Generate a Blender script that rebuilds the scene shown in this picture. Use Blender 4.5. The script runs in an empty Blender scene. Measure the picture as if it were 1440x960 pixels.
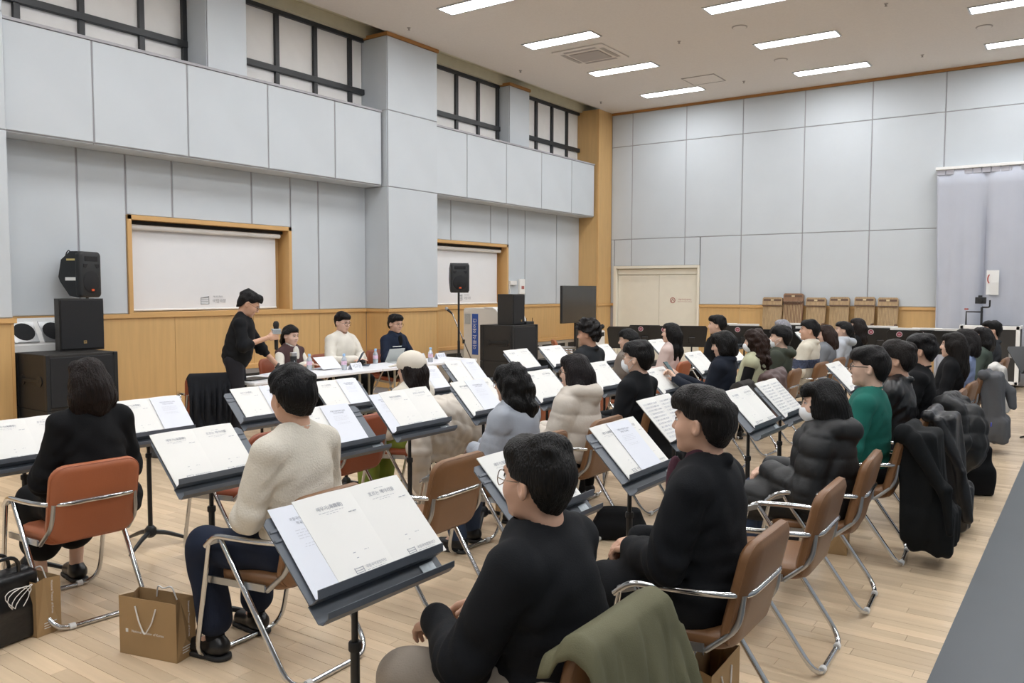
import bpy, bmesh, math, random
import numpy as np
from mathutils import Matrix, Vector

SC = bpy.context.scene
COL = SC.collection
random.seed(7)
PI = math.pi
R = math.radians

# ---------------------------------------------------------------- camera
FPX, YAW, PITCH, ROLL, CAMH = 1167.3, R(35.168), R(3.5806), R(0.1418), 1.65
fwd = Vector((-math.sin(YAW) * math.cos(PITCH), math.cos(YAW) * math.cos(PITCH), -math.sin(PITCH)))
rgt0 = Vector((math.cos(YAW), math.sin(YAW), 0))
up0 = rgt0.cross(fwd)
rgt = rgt0 * math.cos(ROLL) + up0 * math.sin(ROLL)
upv = up0 * math.cos(ROLL) - rgt0 * math.sin(ROLL)
cd = bpy.data.cameras.new('camera')
cd.sensor_width = 36
cd.lens = FPX / 1440 * 36
cd.clip_start = 0.05
cd.clip_end = 100
cam = bpy.data.objects.new('camera', cd)
COL.objects.link(cam)
cam.matrix_world = Matrix(((rgt.x, upv.x, -fwd.x, 0), (rgt.y, upv.y, -fwd.y, 0), (rgt.z, upv.z, -fwd.z, CAMH), (0, 0, 0, 1)))
SC.camera = cam

# ---------------------------------------------------------------- world, view, lamps' strength
wd = bpy.data.worlds.new('world')
wd.use_nodes = True
wd.node_tree.nodes['Background'].inputs[0].default_value = (0.75, 0.82, 0.9, 1)
wd.node_tree.nodes['Background'].inputs[1].default_value = 0.3
SC.world = wd
SC.view_settings.view_transform = 'Standard'
SC.view_settings.look = 'None'
SC.view_settings.gamma = 1
SC.view_settings.use_curve_mapping = False
SC.view_settings.exposure = 0.0
LAMP_STRENGTH = 33.0
LAMP_COLOR = (0.965, 0.98, 1.0)


def ray(px, py):
    return fwd + rgt * ((px - 720) / FPX) - upv * ((py - 480) / FPX)


def at_z(px, py, z):          # where the line of sight through a photo pixel meets height z
    d = ray(px, py)
    t = (z - CAMH) / d.z
    return Vector((d.x * t, d.y * t, z))


def at_y(px, py, y):
    d = ray(px, py)
    t = y / d.y
    return Vector((d.x * t, y, CAMH + d.z * t))


def at_x(px, py, x):
    d = ray(px, py)
    t = x / d.x
    return Vector((x, d.y * t, CAMH + d.z * t))


# ---------------------------------------------------------------- materials
def lin(h):
    h = h.lstrip('#')
    out = []
    for i in (0, 2, 4):
        c = int(h[i:i + 2], 16) / 255
        out.append(c / 12.92 if c <= 0.04045 else ((c + 0.055) / 1.055) ** 2.4)
    return tuple(out) + (1,)


MATS = {}


def mat(name, color, rough=0.6, metal=0.0, var=0.06, vscale=6.0, bump=0.0, bscale=80.0, stretch=(1, 1, 1), spec=0.5,
        sheen=0.0, coat=0.0, rand=0.0, alpha=None, trans=0.0):
    if name in MATS:
        return MATS[name]
    m = bpy.data.materials.new(name)
    m.use_nodes = True
    nt = m.node_tree
    b = nt.nodes['Principled BSDF']
    c = lin(color) if isinstance(color, str) else tuple(color) + (1,)
    b.inputs['Roughness'].default_value = rough
    b.inputs['Metallic'].default_value = metal
    b.inputs['Specular IOR Level'].default_value = spec
    if sheen:
        b.inputs['Sheen Weight'].default_value = sheen
    if coat:
        b.inputs['Coat Weight'].default_value = coat
        b.inputs['Coat Roughness'].default_value = 0.15
    if trans:
        b.inputs['Transmission Weight'].default_value = trans
    tc = nt.nodes.new('ShaderNodeTexCoord')
    mp = nt.nodes.new('ShaderNodeMapping')
    mp.inputs['Scale'].default_value = stretch
    nt.links.new(tc.outputs['Object'], mp.inputs['Vector'])
    n = nt.nodes.new('ShaderNodeTexNoise')
    n.inputs['Scale'].default_value = vscale
    n.inputs['Detail'].default_value = 3
    nt.links.new(mp.outputs['Vector'], n.inputs['Vector'])
    mr = nt.nodes.new('ShaderNodeMapRange')
    mr.inputs['From Min'].default_value = 0.25
    mr.inputs['From Max'].default_value = 0.75
    mr.inputs['To Min'].default_value = 1 - var
    mr.inputs['To Max'].default_value = 1 + var
    nt.links.new(n.outputs['Fac'], mr.inputs['Value'])
    hs = nt.nodes.new('ShaderNodeHueSaturation')
    hs.inputs['Color'].default_value = c
    nt.links.new(mr.outputs['Result'], hs.inputs['Value'])
    if rand:
        oi = nt.nodes.new('ShaderNodeObjectInfo')
        m2 = nt.nodes.new('ShaderNodeMapRange')
        m2.inputs['To Min'].default_value = 1 - rand
        m2.inputs['To Max'].default_value = 1 + rand
        nt.links.new(oi.outputs['Random'], m2.inputs['Value'])
        mu = nt.nodes.new('ShaderNodeMath')
        mu.operation = 'MULTIPLY'
        nt.links.new(mr.outputs['Result'], mu.inputs[0])
        nt.links.new(m2.outputs['Result'], mu.inputs[1])
        nt.links.new(mu.outputs[0], hs.inputs['Value'])
    nt.links.new(hs.outputs['Color'], b.inputs['Base Color'])
    if bump:
        n2 = nt.nodes.new('ShaderNodeTexNoise')
        n2.inputs['Scale'].default_value = bscale
        n2.inputs['Detail'].default_value = 2
        nt.links.new(mp.outputs['Vector'], n2.inputs['Vector'])
        bp = nt.nodes.new('ShaderNodeBump')
        bp.inputs['Strength'].default_value = bump
        bp.inputs['Distance'].default_value = 0.01
        nt.links.new(n2.outputs['Fac'], bp.inputs['Height'])
        nt.links.new(bp.outputs['Normal'], b.inputs['Normal'])
    MATS[name] = m
    return m


def emit(name, color, strength):
    if name in MATS:
        return MATS[name]
    m = bpy.data.materials.new(name)
    m.use_nodes = True
    nt = m.node_tree
    b = nt.nodes['Principled BSDF']
    b.inputs['Base Color'].default_value = (0.9, 0.9, 0.9, 1)
    b.inputs['Emission Color'].default_value = tuple(color) + (1,)
    b.inputs['Emission Strength'].default_value = strength
    MATS[name] = m
    return m


def wood(name, color, stretch, rough=0.45, var=0.10, island=False, rand=0.0):
    if name in MATS:
        return MATS[name]
    m = mat(name, color, rough=rough, var=var, vscale=3.0, stretch=stretch, bump=0.05, bscale=14, rand=rand)
    if island:
        nt = m.node_tree
        hs = [n for n in nt.nodes if n.type == 'HUE_SAT'][0]
        g = nt.nodes.new('ShaderNodeNewGeometry')
        m2 = nt.nodes.new('ShaderNodeMapRange')
        m2.inputs['To Min'].default_value = 1 - island
        m2.inputs['To Max'].default_value = 1 + island
        nt.links.new(g.outputs['Random Per Island'], m2.inputs['Value'])
        mu = nt.nodes.new('ShaderNodeMath')
        mu.operation = 'MULTIPLY'
        src = hs.inputs['Value'].links[0].from_socket
        nt.links.new(src, mu.inputs[0])
        nt.links.new(m2.outputs['Result'], mu.inputs[1])
        nt.links.new(mu.outputs[0], hs.inputs['Value'])
    return m


# ---------------------------------------------------------------- object helpers
def link(name, me, m=None, parent=None, loc=None, rotz=None):
    o = bpy.data.objects.new(name, me)
    COL.objects.link(o)
    if m is not None and me is not None and not me.materials:
        me.materials.append(m)
    if parent is not None:
        o.parent = parent
    if loc is not None:
        o.location = loc
    if rotz is not None:
        o.rotation_euler = (0, 0, rotz)
    return o


def tag(o, label, cat, group=None, kind=None):
    o['label'] = label
    o['category'] = cat
    if group:
        o['group'] = group
    if kind:
        o['kind'] = kind
    return o


def empty(name, loc=(0, 0, 0), rotz=0.0, label=None, cat=None, group=None):
    o = bpy.data.objects.new(name, None)
    COL.objects.link(o)
    o.empty_display_size = 0.1
    o.location = loc
    o.rotation_euler = (0, 0, rotz)
    if label:
        tag(o, label, cat, group)
    return o


def copy_tree(o, loc=None, rotz=None, parent=None, label=None, mats=None):
    c = o.copy()
    COL.objects.link(c)
    if parent is not None:
        c.parent = parent
    if loc is not None:
        c.location = loc
    if rotz is not None:
        c.rotation_euler = (0, 0, rotz)
    if label:
        c['label'] = label
    if mats and c.data is not None and c.data.materials and c.data.materials[0] and c.data.materials[0].name in mats:
        c.material_slots[0].link = 'OBJECT'
        c.material_slots[0].material = mats[c.data.materials[0].name]
    for ch in list(o.children):
        copy_tree(ch, parent=c, mats=mats)
    return c


class B:
    """Collects shapes into one mesh."""

    def __init__(s):
        s.v = []
        s.f = []

    def add(s, v, f):
        n = len(s.v)
        s.v += [tuple(p) for p in v]
        s.f += [tuple(i + n for i in q) for q in f]
        return s

    def box(s, c, size, M=None, bev=0.0):
        hx, hy, hz = size[0] / 2, size[1] / 2, size[2] / 2
        if bev <= 0:
            pts = [(x, y, z) for x in (-hx, hx) for y in (-hy, hy) for z in (-hz, hz)]
            fs = [(0, 1, 3, 2), (4, 6, 7, 5), (0, 4, 5, 1), (2, 3, 7, 6), (0, 2, 6, 4), (1, 5, 7, 3)]
        else:
            bm = bmesh.new()
            bmesh.ops.create_cube(bm, size=1)
            for w in bm.verts:
                w.co = (w.co.x * size[0], w.co.y * size[1], w.co.z * size[2])
            bmesh.ops.bevel(bm, geom=bm.edges[:], offset=bev, segments=2 if bev > 0.006 else 1, profile=0.6, affect='EDGES')
            bm.verts.ensure_lookup_table()
            bm.verts.index_update()
            pts = [tuple(w.co) for w in bm.verts]
            fs = [tuple(w.index for w in q.verts) for q in bm.faces]
            bm.free()
        out = []
        for p in pts:
            p = Vector(p)
            if M is not None:
                p = M @ p
            out.append(p + Vector(c))
        return s.add(out, fs)

    def bb(s, a, b, bev=0.0):
        c = [(a[i] + b[i]) / 2 for i in range(3)]
        return s.box(c, [abs(b[i] - a[i]) for i in range(3)], None, bev)

    def tube(s, pts, r, n=8, fillet=0.0, close=False, cap=True, r2=None):
        pts = [Vector(p) for p in pts]
        if fillet > 0:
            q = [pts[0]]
            for i in range(1, len(pts) - 1):
                a, b, c = pts[i - 1], pts[i], pts[i + 1]
                d1, d2 = (a - b), (c - b)
                f = min(fillet, d1.length * 0.49, d2.length * 0.49)
                p1, p2 = b + d1.normalized() * f, b + d2.normalized() * f
                for t in (0, .2, .4, .6, .8, 1):
                    q.append((1 - t) ** 2 * p1 + 2 * t * (1 - t) * b + t * t * p2)
            q.append(pts[-1])
            pts = q
        m = len(pts)
        T = []
        for i in range(m):
            a = pts[i - 1] if (i > 0 or close) else pts[i]
            b = pts[(i + 1) % m] if (i < m - 1 or close) else pts[i]
            t = (b - a)
            T.append(t.normalized() if t.length > 1e-9 else Vector((0, 0, 1)))
        ref = Vector((0, 0, 1)) if abs(T[0].z) < 0.9 else Vector((1, 0, 0))
        nrm = (ref - T[0] * ref.dot(T[0])).normalized()
        V, Fc = [], []
        for i in range(m):
            nrm = (nrm - T[i] * nrm.dot(T[i])).normalized()
            bi = T[i].cross(nrm)
            rr = r if r2 is None else r + (r2 - r) * i / (m - 1)
            for k in range(n):
                a = 2 * PI * k / n
                V.append(pts[i] + (nrm * math.cos(a) + bi * math.sin(a)) * rr)
        for i in range(m if close else m - 1):
            j = (i + 1) % m
            for k in range(n):
                k2 = (k + 1) % n
                Fc.append((i * n + k, i * n + k2, j * n + k2, j * n + k))
        if cap and not close:
            Fc.append(tuple(range(n - 1, -1, -1)))
            Fc.append(tuple((m - 1) * n + k for k in range(n)))
        return s.add(V, Fc)

    def lathe(s, prof, n=20, c=(0, 0, 0), M=None):
        V, Fc = [], []
        for (r, z) in prof:
            for k in range(n):
                a = 2 * PI * k / n
                p = Vector((r * math.cos(a), r * math.sin(a), z))
                if M is not None:
                    p = M @ p
                V.append(p + Vector(c))
        for i in range(len(prof) - 1):
            for k in range(n):
                k2 = (k + 1) % n
                Fc.append((i * n + k, i * n + k2, (i + 1) * n + k2, (i + 1) * n + k))
        Fc.append(tuple(range(n - 1, -1, -1)))
        Fc.append(tuple((len(prof) - 1) * n + k for k in range(n)))
        return s.add(V, Fc)

    def prism(s, poly, a, b, axis='x'):
        """poly of 2D points extruded from a to b along axis."""
        n = len(poly)
        V = []
        for t in (a, b):
            for (u, v) in poly:
                V.append({'x': (t, u, v), 'y': (u, t, v), 'z': (u, v, t)}[axis])
        Fc = [(i, (i + 1) % n, n + (i + 1) % n, n + i) for i in range(n)]
        Fc += [tuple(range(n - 1, -1, -1)), tuple(range(n, 2 * n))]
        return s.add(V, Fc)

    def sheet(s, prof, x0, x1, th, M=None):
        """profile polyline in (y,z), given thickness th, swept along x."""
        n = len(prof)
        top, bot = [], []
        for i in range(n):
            a = Vector(prof[max(i - 1, 0)])
            b = Vector(prof[min(i + 1, n - 1)])
            t = (b - a).normalized()
            nn = Vector((-t.y, t.x)) * th / 2
            top.append(Vector(prof[i]) + nn)
            bot.append(Vector(prof[i]) - nn)
        poly = top + bot[::-1]
        m = len(poly)
        V = []
        for x in (x0, x1):
            for p in poly:
                q = Vector((x, p.x, p.y))
                V.append(M @ q if M is not None else q)
        Fc = [(i, (i + 1) % m, m + (i + 1) % m, m + i) for i in range(m)]
        for o in (0, m):
            for i in range(n - 1):
                Fc.append((o + i, o + i + 1, o + m - 2 - i, o + m - 1 - i))
        return s.add(V, Fc)

    def xf(s, M):
        s.v = [tuple(M @ Vector(p)) for p in s.v]
        return s

    def mesh(s, name, smooth=None):
        me = bpy.data.meshes.new(name)
        me.from_pydata(s.v, [], s.f)
        bm = bmesh.new()
        bm.from_mesh(me)
        bmesh.ops.recalc_face_normals(bm, faces=bm.faces[:])
        bm.to_mesh(me)
        bm.free()
        if smooth:
            me.shade_smooth()
            try:
                me.set_sharp_from_angle(angle=R(smooth))
            except Exception:
                pass
        return me

    def obj(s, name, m, parent=None, loc=None, rotz=None, smooth=40):
        return link(name, s.mesh(name, smooth), m, parent, loc, rotz)


def struct(o):
    o['kind'] = 'structure'
    return o


TXT = {}


def text_mesh(body, size, align='CENTER', ext=0.0003):
    k = (body, size, align)
    if k in TXT:
        return TXT[k]
    cu = bpy.data.curves.new('txt', 'FONT')
    cu.body = body
    cu.size = size
    cu.align_x = align
    cu.align_y = 'CENTER'
    cu.extrude = ext
    cu.resolution_u = 2
    o = bpy.data.objects.new('txt', cu)
    COL.objects.link(o)
    bpy.context.view_layer.update()
    me = bpy.data.meshes.new_from_object(o.evaluated_get(bpy.context.evaluated_depsgraph_get()))
    bpy.data.objects.remove(o)
    me.name = 'lettering'
    V = [tuple(v.co) for v in me.vertices]
    Fc = [tuple(p.vertices) for p in me.polygons]
    TXT[k] = (V, Fc)
    return V, Fc


def frame_matrix(o, x, y, z):
    return Matrix(((x[0], y[0], z[0], o[0]), (x[1], y[1], z[1], o[1]), (x[2], y[2], z[2], o[2]), (0, 0, 0, 1)))

# ================================================================ ROOM
XR, XS, XP, XW, WY = -9.54, -9.14, -9.05, -9.60, 16.75      # recess wall, bulkhead face, pillar face, window plane, far wall
CEIL, RAIL = 5.59, 1.345
XE, YN = 5.2, -5.0                                            # the sides of the hall behind the camera

M_panel = mat('acoustic_fabric_panel', '#c4cacf', rough=0.92, var=0.025, vscale=1.5, bump=0.12, bscale=260, spec=0.2, rand=0.012)
M_seam = mat('panel_joint_trim', '#a3a2a7', rough=0.7, var=0.03)
M_wood = wood('beech_veneer', '#cba670', (6, 6, 0.5), rough=0.42, var=0.07, rand=0.03)
M_woodtrim = wood('beech_trim', '#cea46b', (0.8, 0.8, 0.8), rough=0.4, var=0.05)
M_trimdark = wood('ceiling_edge_trim', '#a9783f', (0.6, 0.6, 2), rough=0.5, var=0.06)
M_ceil = mat('ceiling_plaster', '#dad5d0', rough=0.95, var=0.03, vscale=30, bump=0.25, bscale=160, spec=0.2)
M_plaster = mat('beige_plaster', '#c9c4ad', rough=0.8, var=0.04)
M_black = mat('black_window_frame', '#2b2d30', rough=0.45, var=0.1)
M_shade = mat('white_blind', '#e6e4e1', rough=0.7, var=0.02)
M_cream = mat('cream_painted_metal', '#e4dfd0', rough=0.45, var=0.02)
M_white = mat('white_plastic', '#e8e8e6', rough=0.4, var=0.02)
M_wallplain = mat('painted_wall', '#c3c9ce', rough=0.9, var=0.03)
M_jointfloor = mat('floor_joint', '#7d6248', rough=0.8, var=0.1)
M_plank = wood('maple_plank', '#d7c0a2', (0.7, 9, 9), rough=0.24, var=0.07, rand=0.13)
M_plankfar = wood('maple_plank_distant', '#d7c0a2', (0.7, 9, 9), rough=0.24, var=0.07, island=0.13)
M_mat = mat('dark_grey_vinyl_mat', '#53585c', rough=0.5, var=0.05, vscale=1.2, bump=0.05, bscale=200)
M_lamp = emit('lamp_diffuser', LAMP_COLOR, LAMP_STRENGTH)
M_alu = mat('brushed_aluminium', '#c2c4c6', rough=0.35, metal=0.85, var=0.04)
M_ac = mat('ceiling_unit_plastic', '#d8d2cc', rough=0.5, var=0.02)
M_acgrill = mat('ceiling_unit_grille', '#a9a29d', rough=0.6, var=0.04)
M_dark = mat('dark_gap', '#26241f', rough=0.8, var=0.1)
M_greytext = mat('grey_print', '#a0a3a7', rough=0.7, var=0.02)
M_redprint = mat('dull_red_print', '#a8635c', rough=0.7, var=0.02)

# floor: base + planks running along X, the 300 that show largest one by one
flo = struct(B().bb((-9.7, YN, -0.12), (XE, WY + 0.1, -0.006)).obj('floor', M_jointfloor, smooth=None))
PW = 0.076
plank_cache = {}
far = B()
singles = []
rnd = random.Random(3)
y = YN
rows = int((WY - YN) / PW)
allp = []
for r in range(rows):
    y0 = YN + r * PW
    x = -9.66 - rnd.random() * 0.9
    while x < XE:
        L = rnd.choice((0.6, 0.75, 0.9, 1.05))
        allp.append((x, y0, L))
        x += L


def plank_area(p):
    cx, cy = p[0] + p[2] / 2, p[1] + PW / 2
    d = Vector((cx, cy, -CAMH))
    dep = d.dot(fwd)
    if dep < 1.2 or cx > -0.6:
        return 0
    u, v = 720 + FPX * d.dot(rgt) / dep, 480 - FPX * d.dot(upv) / dep
    if not (-40 < u < 1400 and 560 < v < 1000):
        return 0
    return 1 / dep ** 3


allp.sort(key=plank_area, reverse=True)
for i, (x, y0, L) in enumerate(allp):
    x1 = min(x + L - 0.0015, XE)
    if x1 - x < 0.02:
        continue
    if i < 300:
        k = round(L, 2)
        if k not in plank_cache:
            plank_cache[k] = B().bb((0, 0, -0.02), (L - 0.0016, PW - 0.0016, 0), 0.0006).mesh('floor_plank')
        o = link('floor_plank', plank_cache[k], M_plank, flo, (x, y0, 0))
    else:
        far.add([(x, y0, 0), (x1, y0, 0), (x1, y0 + PW - 0.0016, 0), (x, y0 + PW - 0.0016, 0)], [(0, 1, 2, 3)])
fp = link('floor_planks_beyond', far.mesh('floor_planks_beyond'), M_plankfar, flo)
fp['kind'] = 'stuff'
tag(B().bb((-0.527, YN + 0.4, 0.001), (XE - 0.3, 12.5, 0.006)).obj('floor_mat', M_mat, smooth=None),
    'wide dark grey vinyl mat laid on the plank floor', 'floor mat')

# ceiling and the walls behind the camera
struct(B().bb((-9.06, YN, CEIL), (XE, WY + 0.2, CEIL + 0.15)).obj('ceiling', M_ceil, smooth=None))
struct(B().bb((XE, YN, 0), (XE + 0.15, WY, CEIL)).obj('wall_right', M_wallplain, smooth=None))
struct(B().bb((-9.7, YN - 0.15, 0), (XE, YN, CEIL)).obj('wall_near', M_wallplain, smooth=None))

# ---- left wall
wl_b = B().bb((XR - 0.1, YN, 0), (XR - 0.012, WY, 1.335)).bb((XR - 0.1, YN, 2.53), (XR - 0.012, WY, 4.5))
for (a, b) in ((YN, 5.53), (7.99, 11.06), (13.38, WY)):
    wl_b.bb((XR - 0.1, a, 1.335), (XR - 0.012, b, 2.53))
wl = struct(wl_b.obj('wall_left', M_seam, smooth=None))


def panel(name, parent, m, a, b, bev=0.006):
    c = [(a[i] + b[i]) / 2 for i in range(3)]
    o = B().box((0, 0, 0), [abs(b[i] - a[i]) for i in range(3)], None, bev).obj(name, m, parent, c, smooth=None)
    return o


G = 0.011
BOARDS = [(5.52, 8.0, 1.35, 2.535), (11.05, 13.39, 1.35, 2.53)]     # the two wood framed screens
def split_around(y0, y1, z0, z1):
    rects = [(y0, y1, z0, z1)]
    for (by0, by1, bz0, bz1) in BOARDS:
        out = []
        for (a, b, c, d) in rects:
            if b <= by0 or a >= by1 or d <= bz0 or c >= bz1:
                out.append((a, b, c, d))
                continue
            if a < by0 - 0.03:
                out.append((a, by0, c, d))
            if b > by1 + 0.03:
                out.append((by1, b, c, d))
            if d > bz1:
                out.append((max(a, by0), min(b, by1), bz1, d))
        rects = out
    return rects


def recess_bay(seams):
    for i in range(len(seams) - 1):
        for (a, b, c, d) in split_around(seams[i], seams[i + 1], RAIL, 3.25):
            panel('wall_panel', wl, M_panel, (XR - 0.012, a + G, c + 0.004), (XR, b - G, d - 0.004))
        panel('wainscot_panel', wl, M_wood, (XR - 0.012, seams[i] + 0.002, 0.1), (XR - 0.002, seams[i + 1] - 0.002, RAIL - 0.05), 0.002)
    a, b = seams[0], seams[-1]
    B().bb((XR - 0.02, a, RAIL - 0.05), (XR + 0.022, b, RAIL)).obj('wainscot_rail', M_woodtrim, wl, smooth=None)
    B().bb((XR - 0.02, a, 0), (XR + 0.012, b, 0.1)).obj('skirting', M_woodtrim, wl, smooth=None)


recess_bay([4.0, 4.94, 6.13, 7.33, 8.52, 9.5])
recess_bay([10.69, 11.626, 12.82, 13.99, 15.19, 16.14])
recess_bay([-3.0, -1.8, -0.6, 0.6, 1.8, 2.9])

# bulkheads (deep beams) under the windows
for bi, seams in enumerate(([4.0, 4.94, 6.11, 7.31, 8.5, 9.46], [10.69, 11.59, 12.78, 13.985, 15.14, 16.1], [-3.0, -1.8, -0.6, 0.6, 1.8, 2.9])):
    a, b = seams[0], seams[-1]
    bk = struct(B().bb((XW - 0.05, a, 3.255), (XS - 0.012, b, 4.37)).obj('trim_%d' % (bi + 1), M_seam, smooth=None))
    for i in range(len(seams) - 1):
        panel('bulkhead_panel', bk, M_panel, (XS - 0.012, seams[i] + G * 0.8, 3.262), (XS, seams[i + 1] - G * 0.8, 4.365))
        panel('soffit_panel', bk, M_panel, (XR + 0.0, seams[i] + 0.004, 3.243), (XS - 0.02, seams[i + 1] - 0.004, 3.255), 0.002)
    B().bb((XW + 0.02, a, 4.37), (XS + 0.012, b, 4.40)).obj('coping', M_seam, bk, smooth=None)

# pillars
def pillar(n, y0, y1, xf, zb=0.0, seams=(3.24, 4.41), wains=True):
    p = struct(B().bb((XW - 0.05, y0 + 0.012, zb), (xf - 0.012, y1 - 0.012, CEIL)).obj('trim_%d' % n, M_seam, smooth=None))
    zs = [RAIL if wains else zb] + list(seams) + [CEIL - 0.055]
    for i in range(len(zs) - 1):
        panel('pillar_panel', p, M_panel, (xf - 0.012, y0 + 0.01, zs[i] + 0.006), (xf, y1 - 0.01, zs[i + 1] - 0.006))
        for (ya, yb) in ((y0, y0 + 0.012), (y1 - 0.012, y1)):
            panel('pillar_side_panel', p, M_panel, (XW, ya, zs[i] + 0.004), (xf - 0.02, yb, zs[i + 1] - 0.004), 0.002)
    B().bb((XW, y0 - 0.015, CEIL - 0.055), (xf + 0.018, y1 + 0.015, CEIL - 0.002)).obj('pillar_cap', M_trimdark, p, smooth=None)
    if wains:
        panel('wainscot_panel', p, M_wood, (xf - 0.012, y0 + 0.03, 0.1), (xf - 0.003, y1 - 0.03, RAIL - 0.05), 0.002)
        for ya in (y0, y1 - 0.03):
            B().bb((xf - 0.03, ya, 0.0), (xf, ya + 0.03, RAIL - 0.05)).obj('corner_post', M_woodtrim, p, smooth=None)
        for (ya, yb) in ((y0 - 0.0, y0 + 0.012), (y1 - 0.012, y1)):
            panel('wainscot_panel', p, M_wood, (XR, ya, 0.1), (xf - 0.03, yb, RAIL - 0.05), 0.002)
        B().bb((XR - 0.01, y0 - 0.022, RAIL - 0.05), (xf + 0.022, y1 + 0.022, RAIL)).obj('wainscot_rail', M_woodtrim, p, smooth=None)
    return p


pillar(4, 9.5, 10.69, XP)
pillar(5, 2.9, 4.0, XP)
pillar(6, -4.2, -3.0, XP)
pillar(7, 6.40, 7.0, XS - 0.005, zb=4.39, seams=(), wains=False)
pillar(8, 13.13, 13.815, -9.32, zb=4.39, seams=(), wains=False)

# wooden corner pillar
pc = struct(B().bb((XW, 16.14, 0), (-9.06, WY, CEIL - 0.002)).obj('trim_9', M_wood, smooth=None))
B().bb((XR, 16.115, RAIL - 0.05), (-9.035, WY, RAIL)).obj('wainscot_rail', M_woodtrim, pc, smooth=None)
B().bb((-9.09, 16.13, RAIL), (-9.05, 16.17, CEIL - 0.003)).obj('corner_post', M_woodtrim, pc, smooth=None)

# windows: black frames with closed white blinds; above them the beige blind box
struct(B().bb((XW - 0.3, YN, 4.3), (XW - 0.14, WY, 6.2)).obj('wall_left_upper', M_plaster, smooth=None))
struct(B().bb((XW - 0.14, YN, 5.56), (XW + 0.12, WY, 5.75)).obj('trim_10', M_plaster, smooth=None))
struct(B().bb((XW - 0.14, YN, 5.74), (-9.06, WY, 5.85)).obj('ceiling_blind_box', M_plaster, smooth=None))


def window(n, y0, y1, mull, open_pane=None):
    w = struct(B().bb((XW - 0.06, y0, 4.40), (XW - 0.01, y1, 5.56)).obj('window_%d' % n, M_dark, smooth=None))
    ys = [y0] + list(mull) + [y1]
    fr = 0.035
    for i in range(len(ys) - 1):
        for (z0, z1) in ((4.40, 4.72), (4.74, 5.54)):
            t = B().bb((0, -(ys[i + 1] - ys[i]) / 2 + 0.01, -(z1 - z0) / 2), (0.012, (ys[i + 1] - ys[i]) / 2 - 0.01, (z1 - z0) / 2))
            o = t.obj('window_pane', M_shade, w, (XW - 0.008, (ys[i] + ys[i + 1]) / 2, (z0 + z1) / 2), smooth=None)
    for yy in mull:
        B().bb((XW - 0.01, yy - fr, 4.40), (XW + 0.05, yy + fr, 5.545), 0.004).obj('mullion', M_black, w, smooth=None)
    B().bb((XW - 0.01, y0, 4.69), (XW + 0.065, y1, 4.775), 0.006).obj('transom', M_black, w, smooth=None)
    B().bb((XW - 0.01, y0, 5.50), (XW + 0.055, y1, 5.57), 0.004).obj('head_rail', M_black, w, smooth=None)
    return w


window(1, 4.0, 6.40, [4.36, 5.06, 5.79, 6.37])
window(2, 7.0, 9.5, [7.82, 8.52, 9.22])
w3 = window(3, 10.69, 13.13, [11.83, 12.47, 13.08])
w4 = window(4, 13.815, 16.14, [14.43, 15.03, 15.63])
window(5, -3.0, 2.9, [-1.8, -0.6, 0.6, 1.8])
B().tube([(XW + 0.03, 15.98, 5.45), (XW + 0.03, 15.99, 5.0), (XW + 0.035, 16.01, 4.55), (XW + 0.03, 15.97, 4.47), (XW + 0.03, 15.95, 5.0)], 0.004, 6).obj('blind_cord', M_white, w4)

# wood framed projection screens
def screen(n, y0, y1, z0, z1, logo):
    s = struct(B().bb((XR - 0.30, y0, z0), (XR - 0.22, y1, z1)).obj('window_%d' % n, M_wood, smooth=None))
    t = 0.055
    for (a, b) in (((XR - 0.25, y0, z0), (XR + 0.02, y0 + t, z1)), ((XR - 0.25, y1 - t, z0), (XR + 0.02, y1, z1)),
                   ((XR - 0.25, y0, z1 - t), (XR + 0.02, y1, z1)), ((XR - 0.25, y0, z0 - 0.02), (XR + 0.018, y1, z0 + 0.012))):
        B().bb(a, b, 0.003).obj('frame_board', M_woodtrim, s, smooth=None)
    B().bb((XR - 0.20, y0 + 0.06, z1 - 0.10), (XR - 0.10, y1 - 0.07, z1 - 0.06)).obj('screen_slot', M_dark, s, smooth=None)
    B().tube([(XR - 0.10, y0 + 0.06, z1 - 0.135), (XR - 0.10, y1 - 0.13, z1 - 0.135)], 0.032, 12).obj('screen_roller', M_white, s)
    B().bb((XR - 0.155, y0 + 0.06, z0 + 0.03), (XR - 0.15, y1 - 0.16, z1 - 0.12)).obj('screen_fabric', M_scr, s, smooth=None)
    B().tube([(XR - 0.15, y0 + 0.06, z0 + 0.035), (XR - 0.15, y1 - 0.16, z0 + 0.035)], 0.014, 8).obj('screen_weight_bar', M_white, s)
    if logo:
        yc, zc = logo
        lg = B()
        lg.tube([(XR - 0.147, yc - 0.17, zc - 0.05), (XR - 0.147, yc - 0.17, zc + 0.03), (XR - 0.147, yc - 0.05, zc + 0.05), (XR - 0.147, yc - 0.05, zc - 0.05)], 0.006, 4, close=True)
        for dz in (-0.02, 0.005, 0.03):
            lg.bb((XR - 0.15, yc - 0.16, zc + dz - 0.004), (XR - 0.146, yc - 0.06, zc + dz + 0.004))
        lg.obj('printed_emblem', M_greytext, s, smooth=None)
        V, Fc = text_mesh('국립극장', 0.058)
        M = frame_matrix((XR - 0.1465, yc + 0.11, zc - 0.015), (0, 1, 0), (0, 0, 1), (1, 0, 0))
        V2, F2 = text_mesh('해오름 연습동', 0.026)
        M2 = frame_matrix((XR - 0.1465, yc + 0.09, zc + 0.045), (0, 1, 0), (0, 0, 1), (1, 0, 0))
        B().add([M @ Vector(p) for p in V], Fc).add([M2 @ Vector(p) for p in V2], F2).obj('printed_lettering', M_greytext, s, smooth=None)


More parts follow.
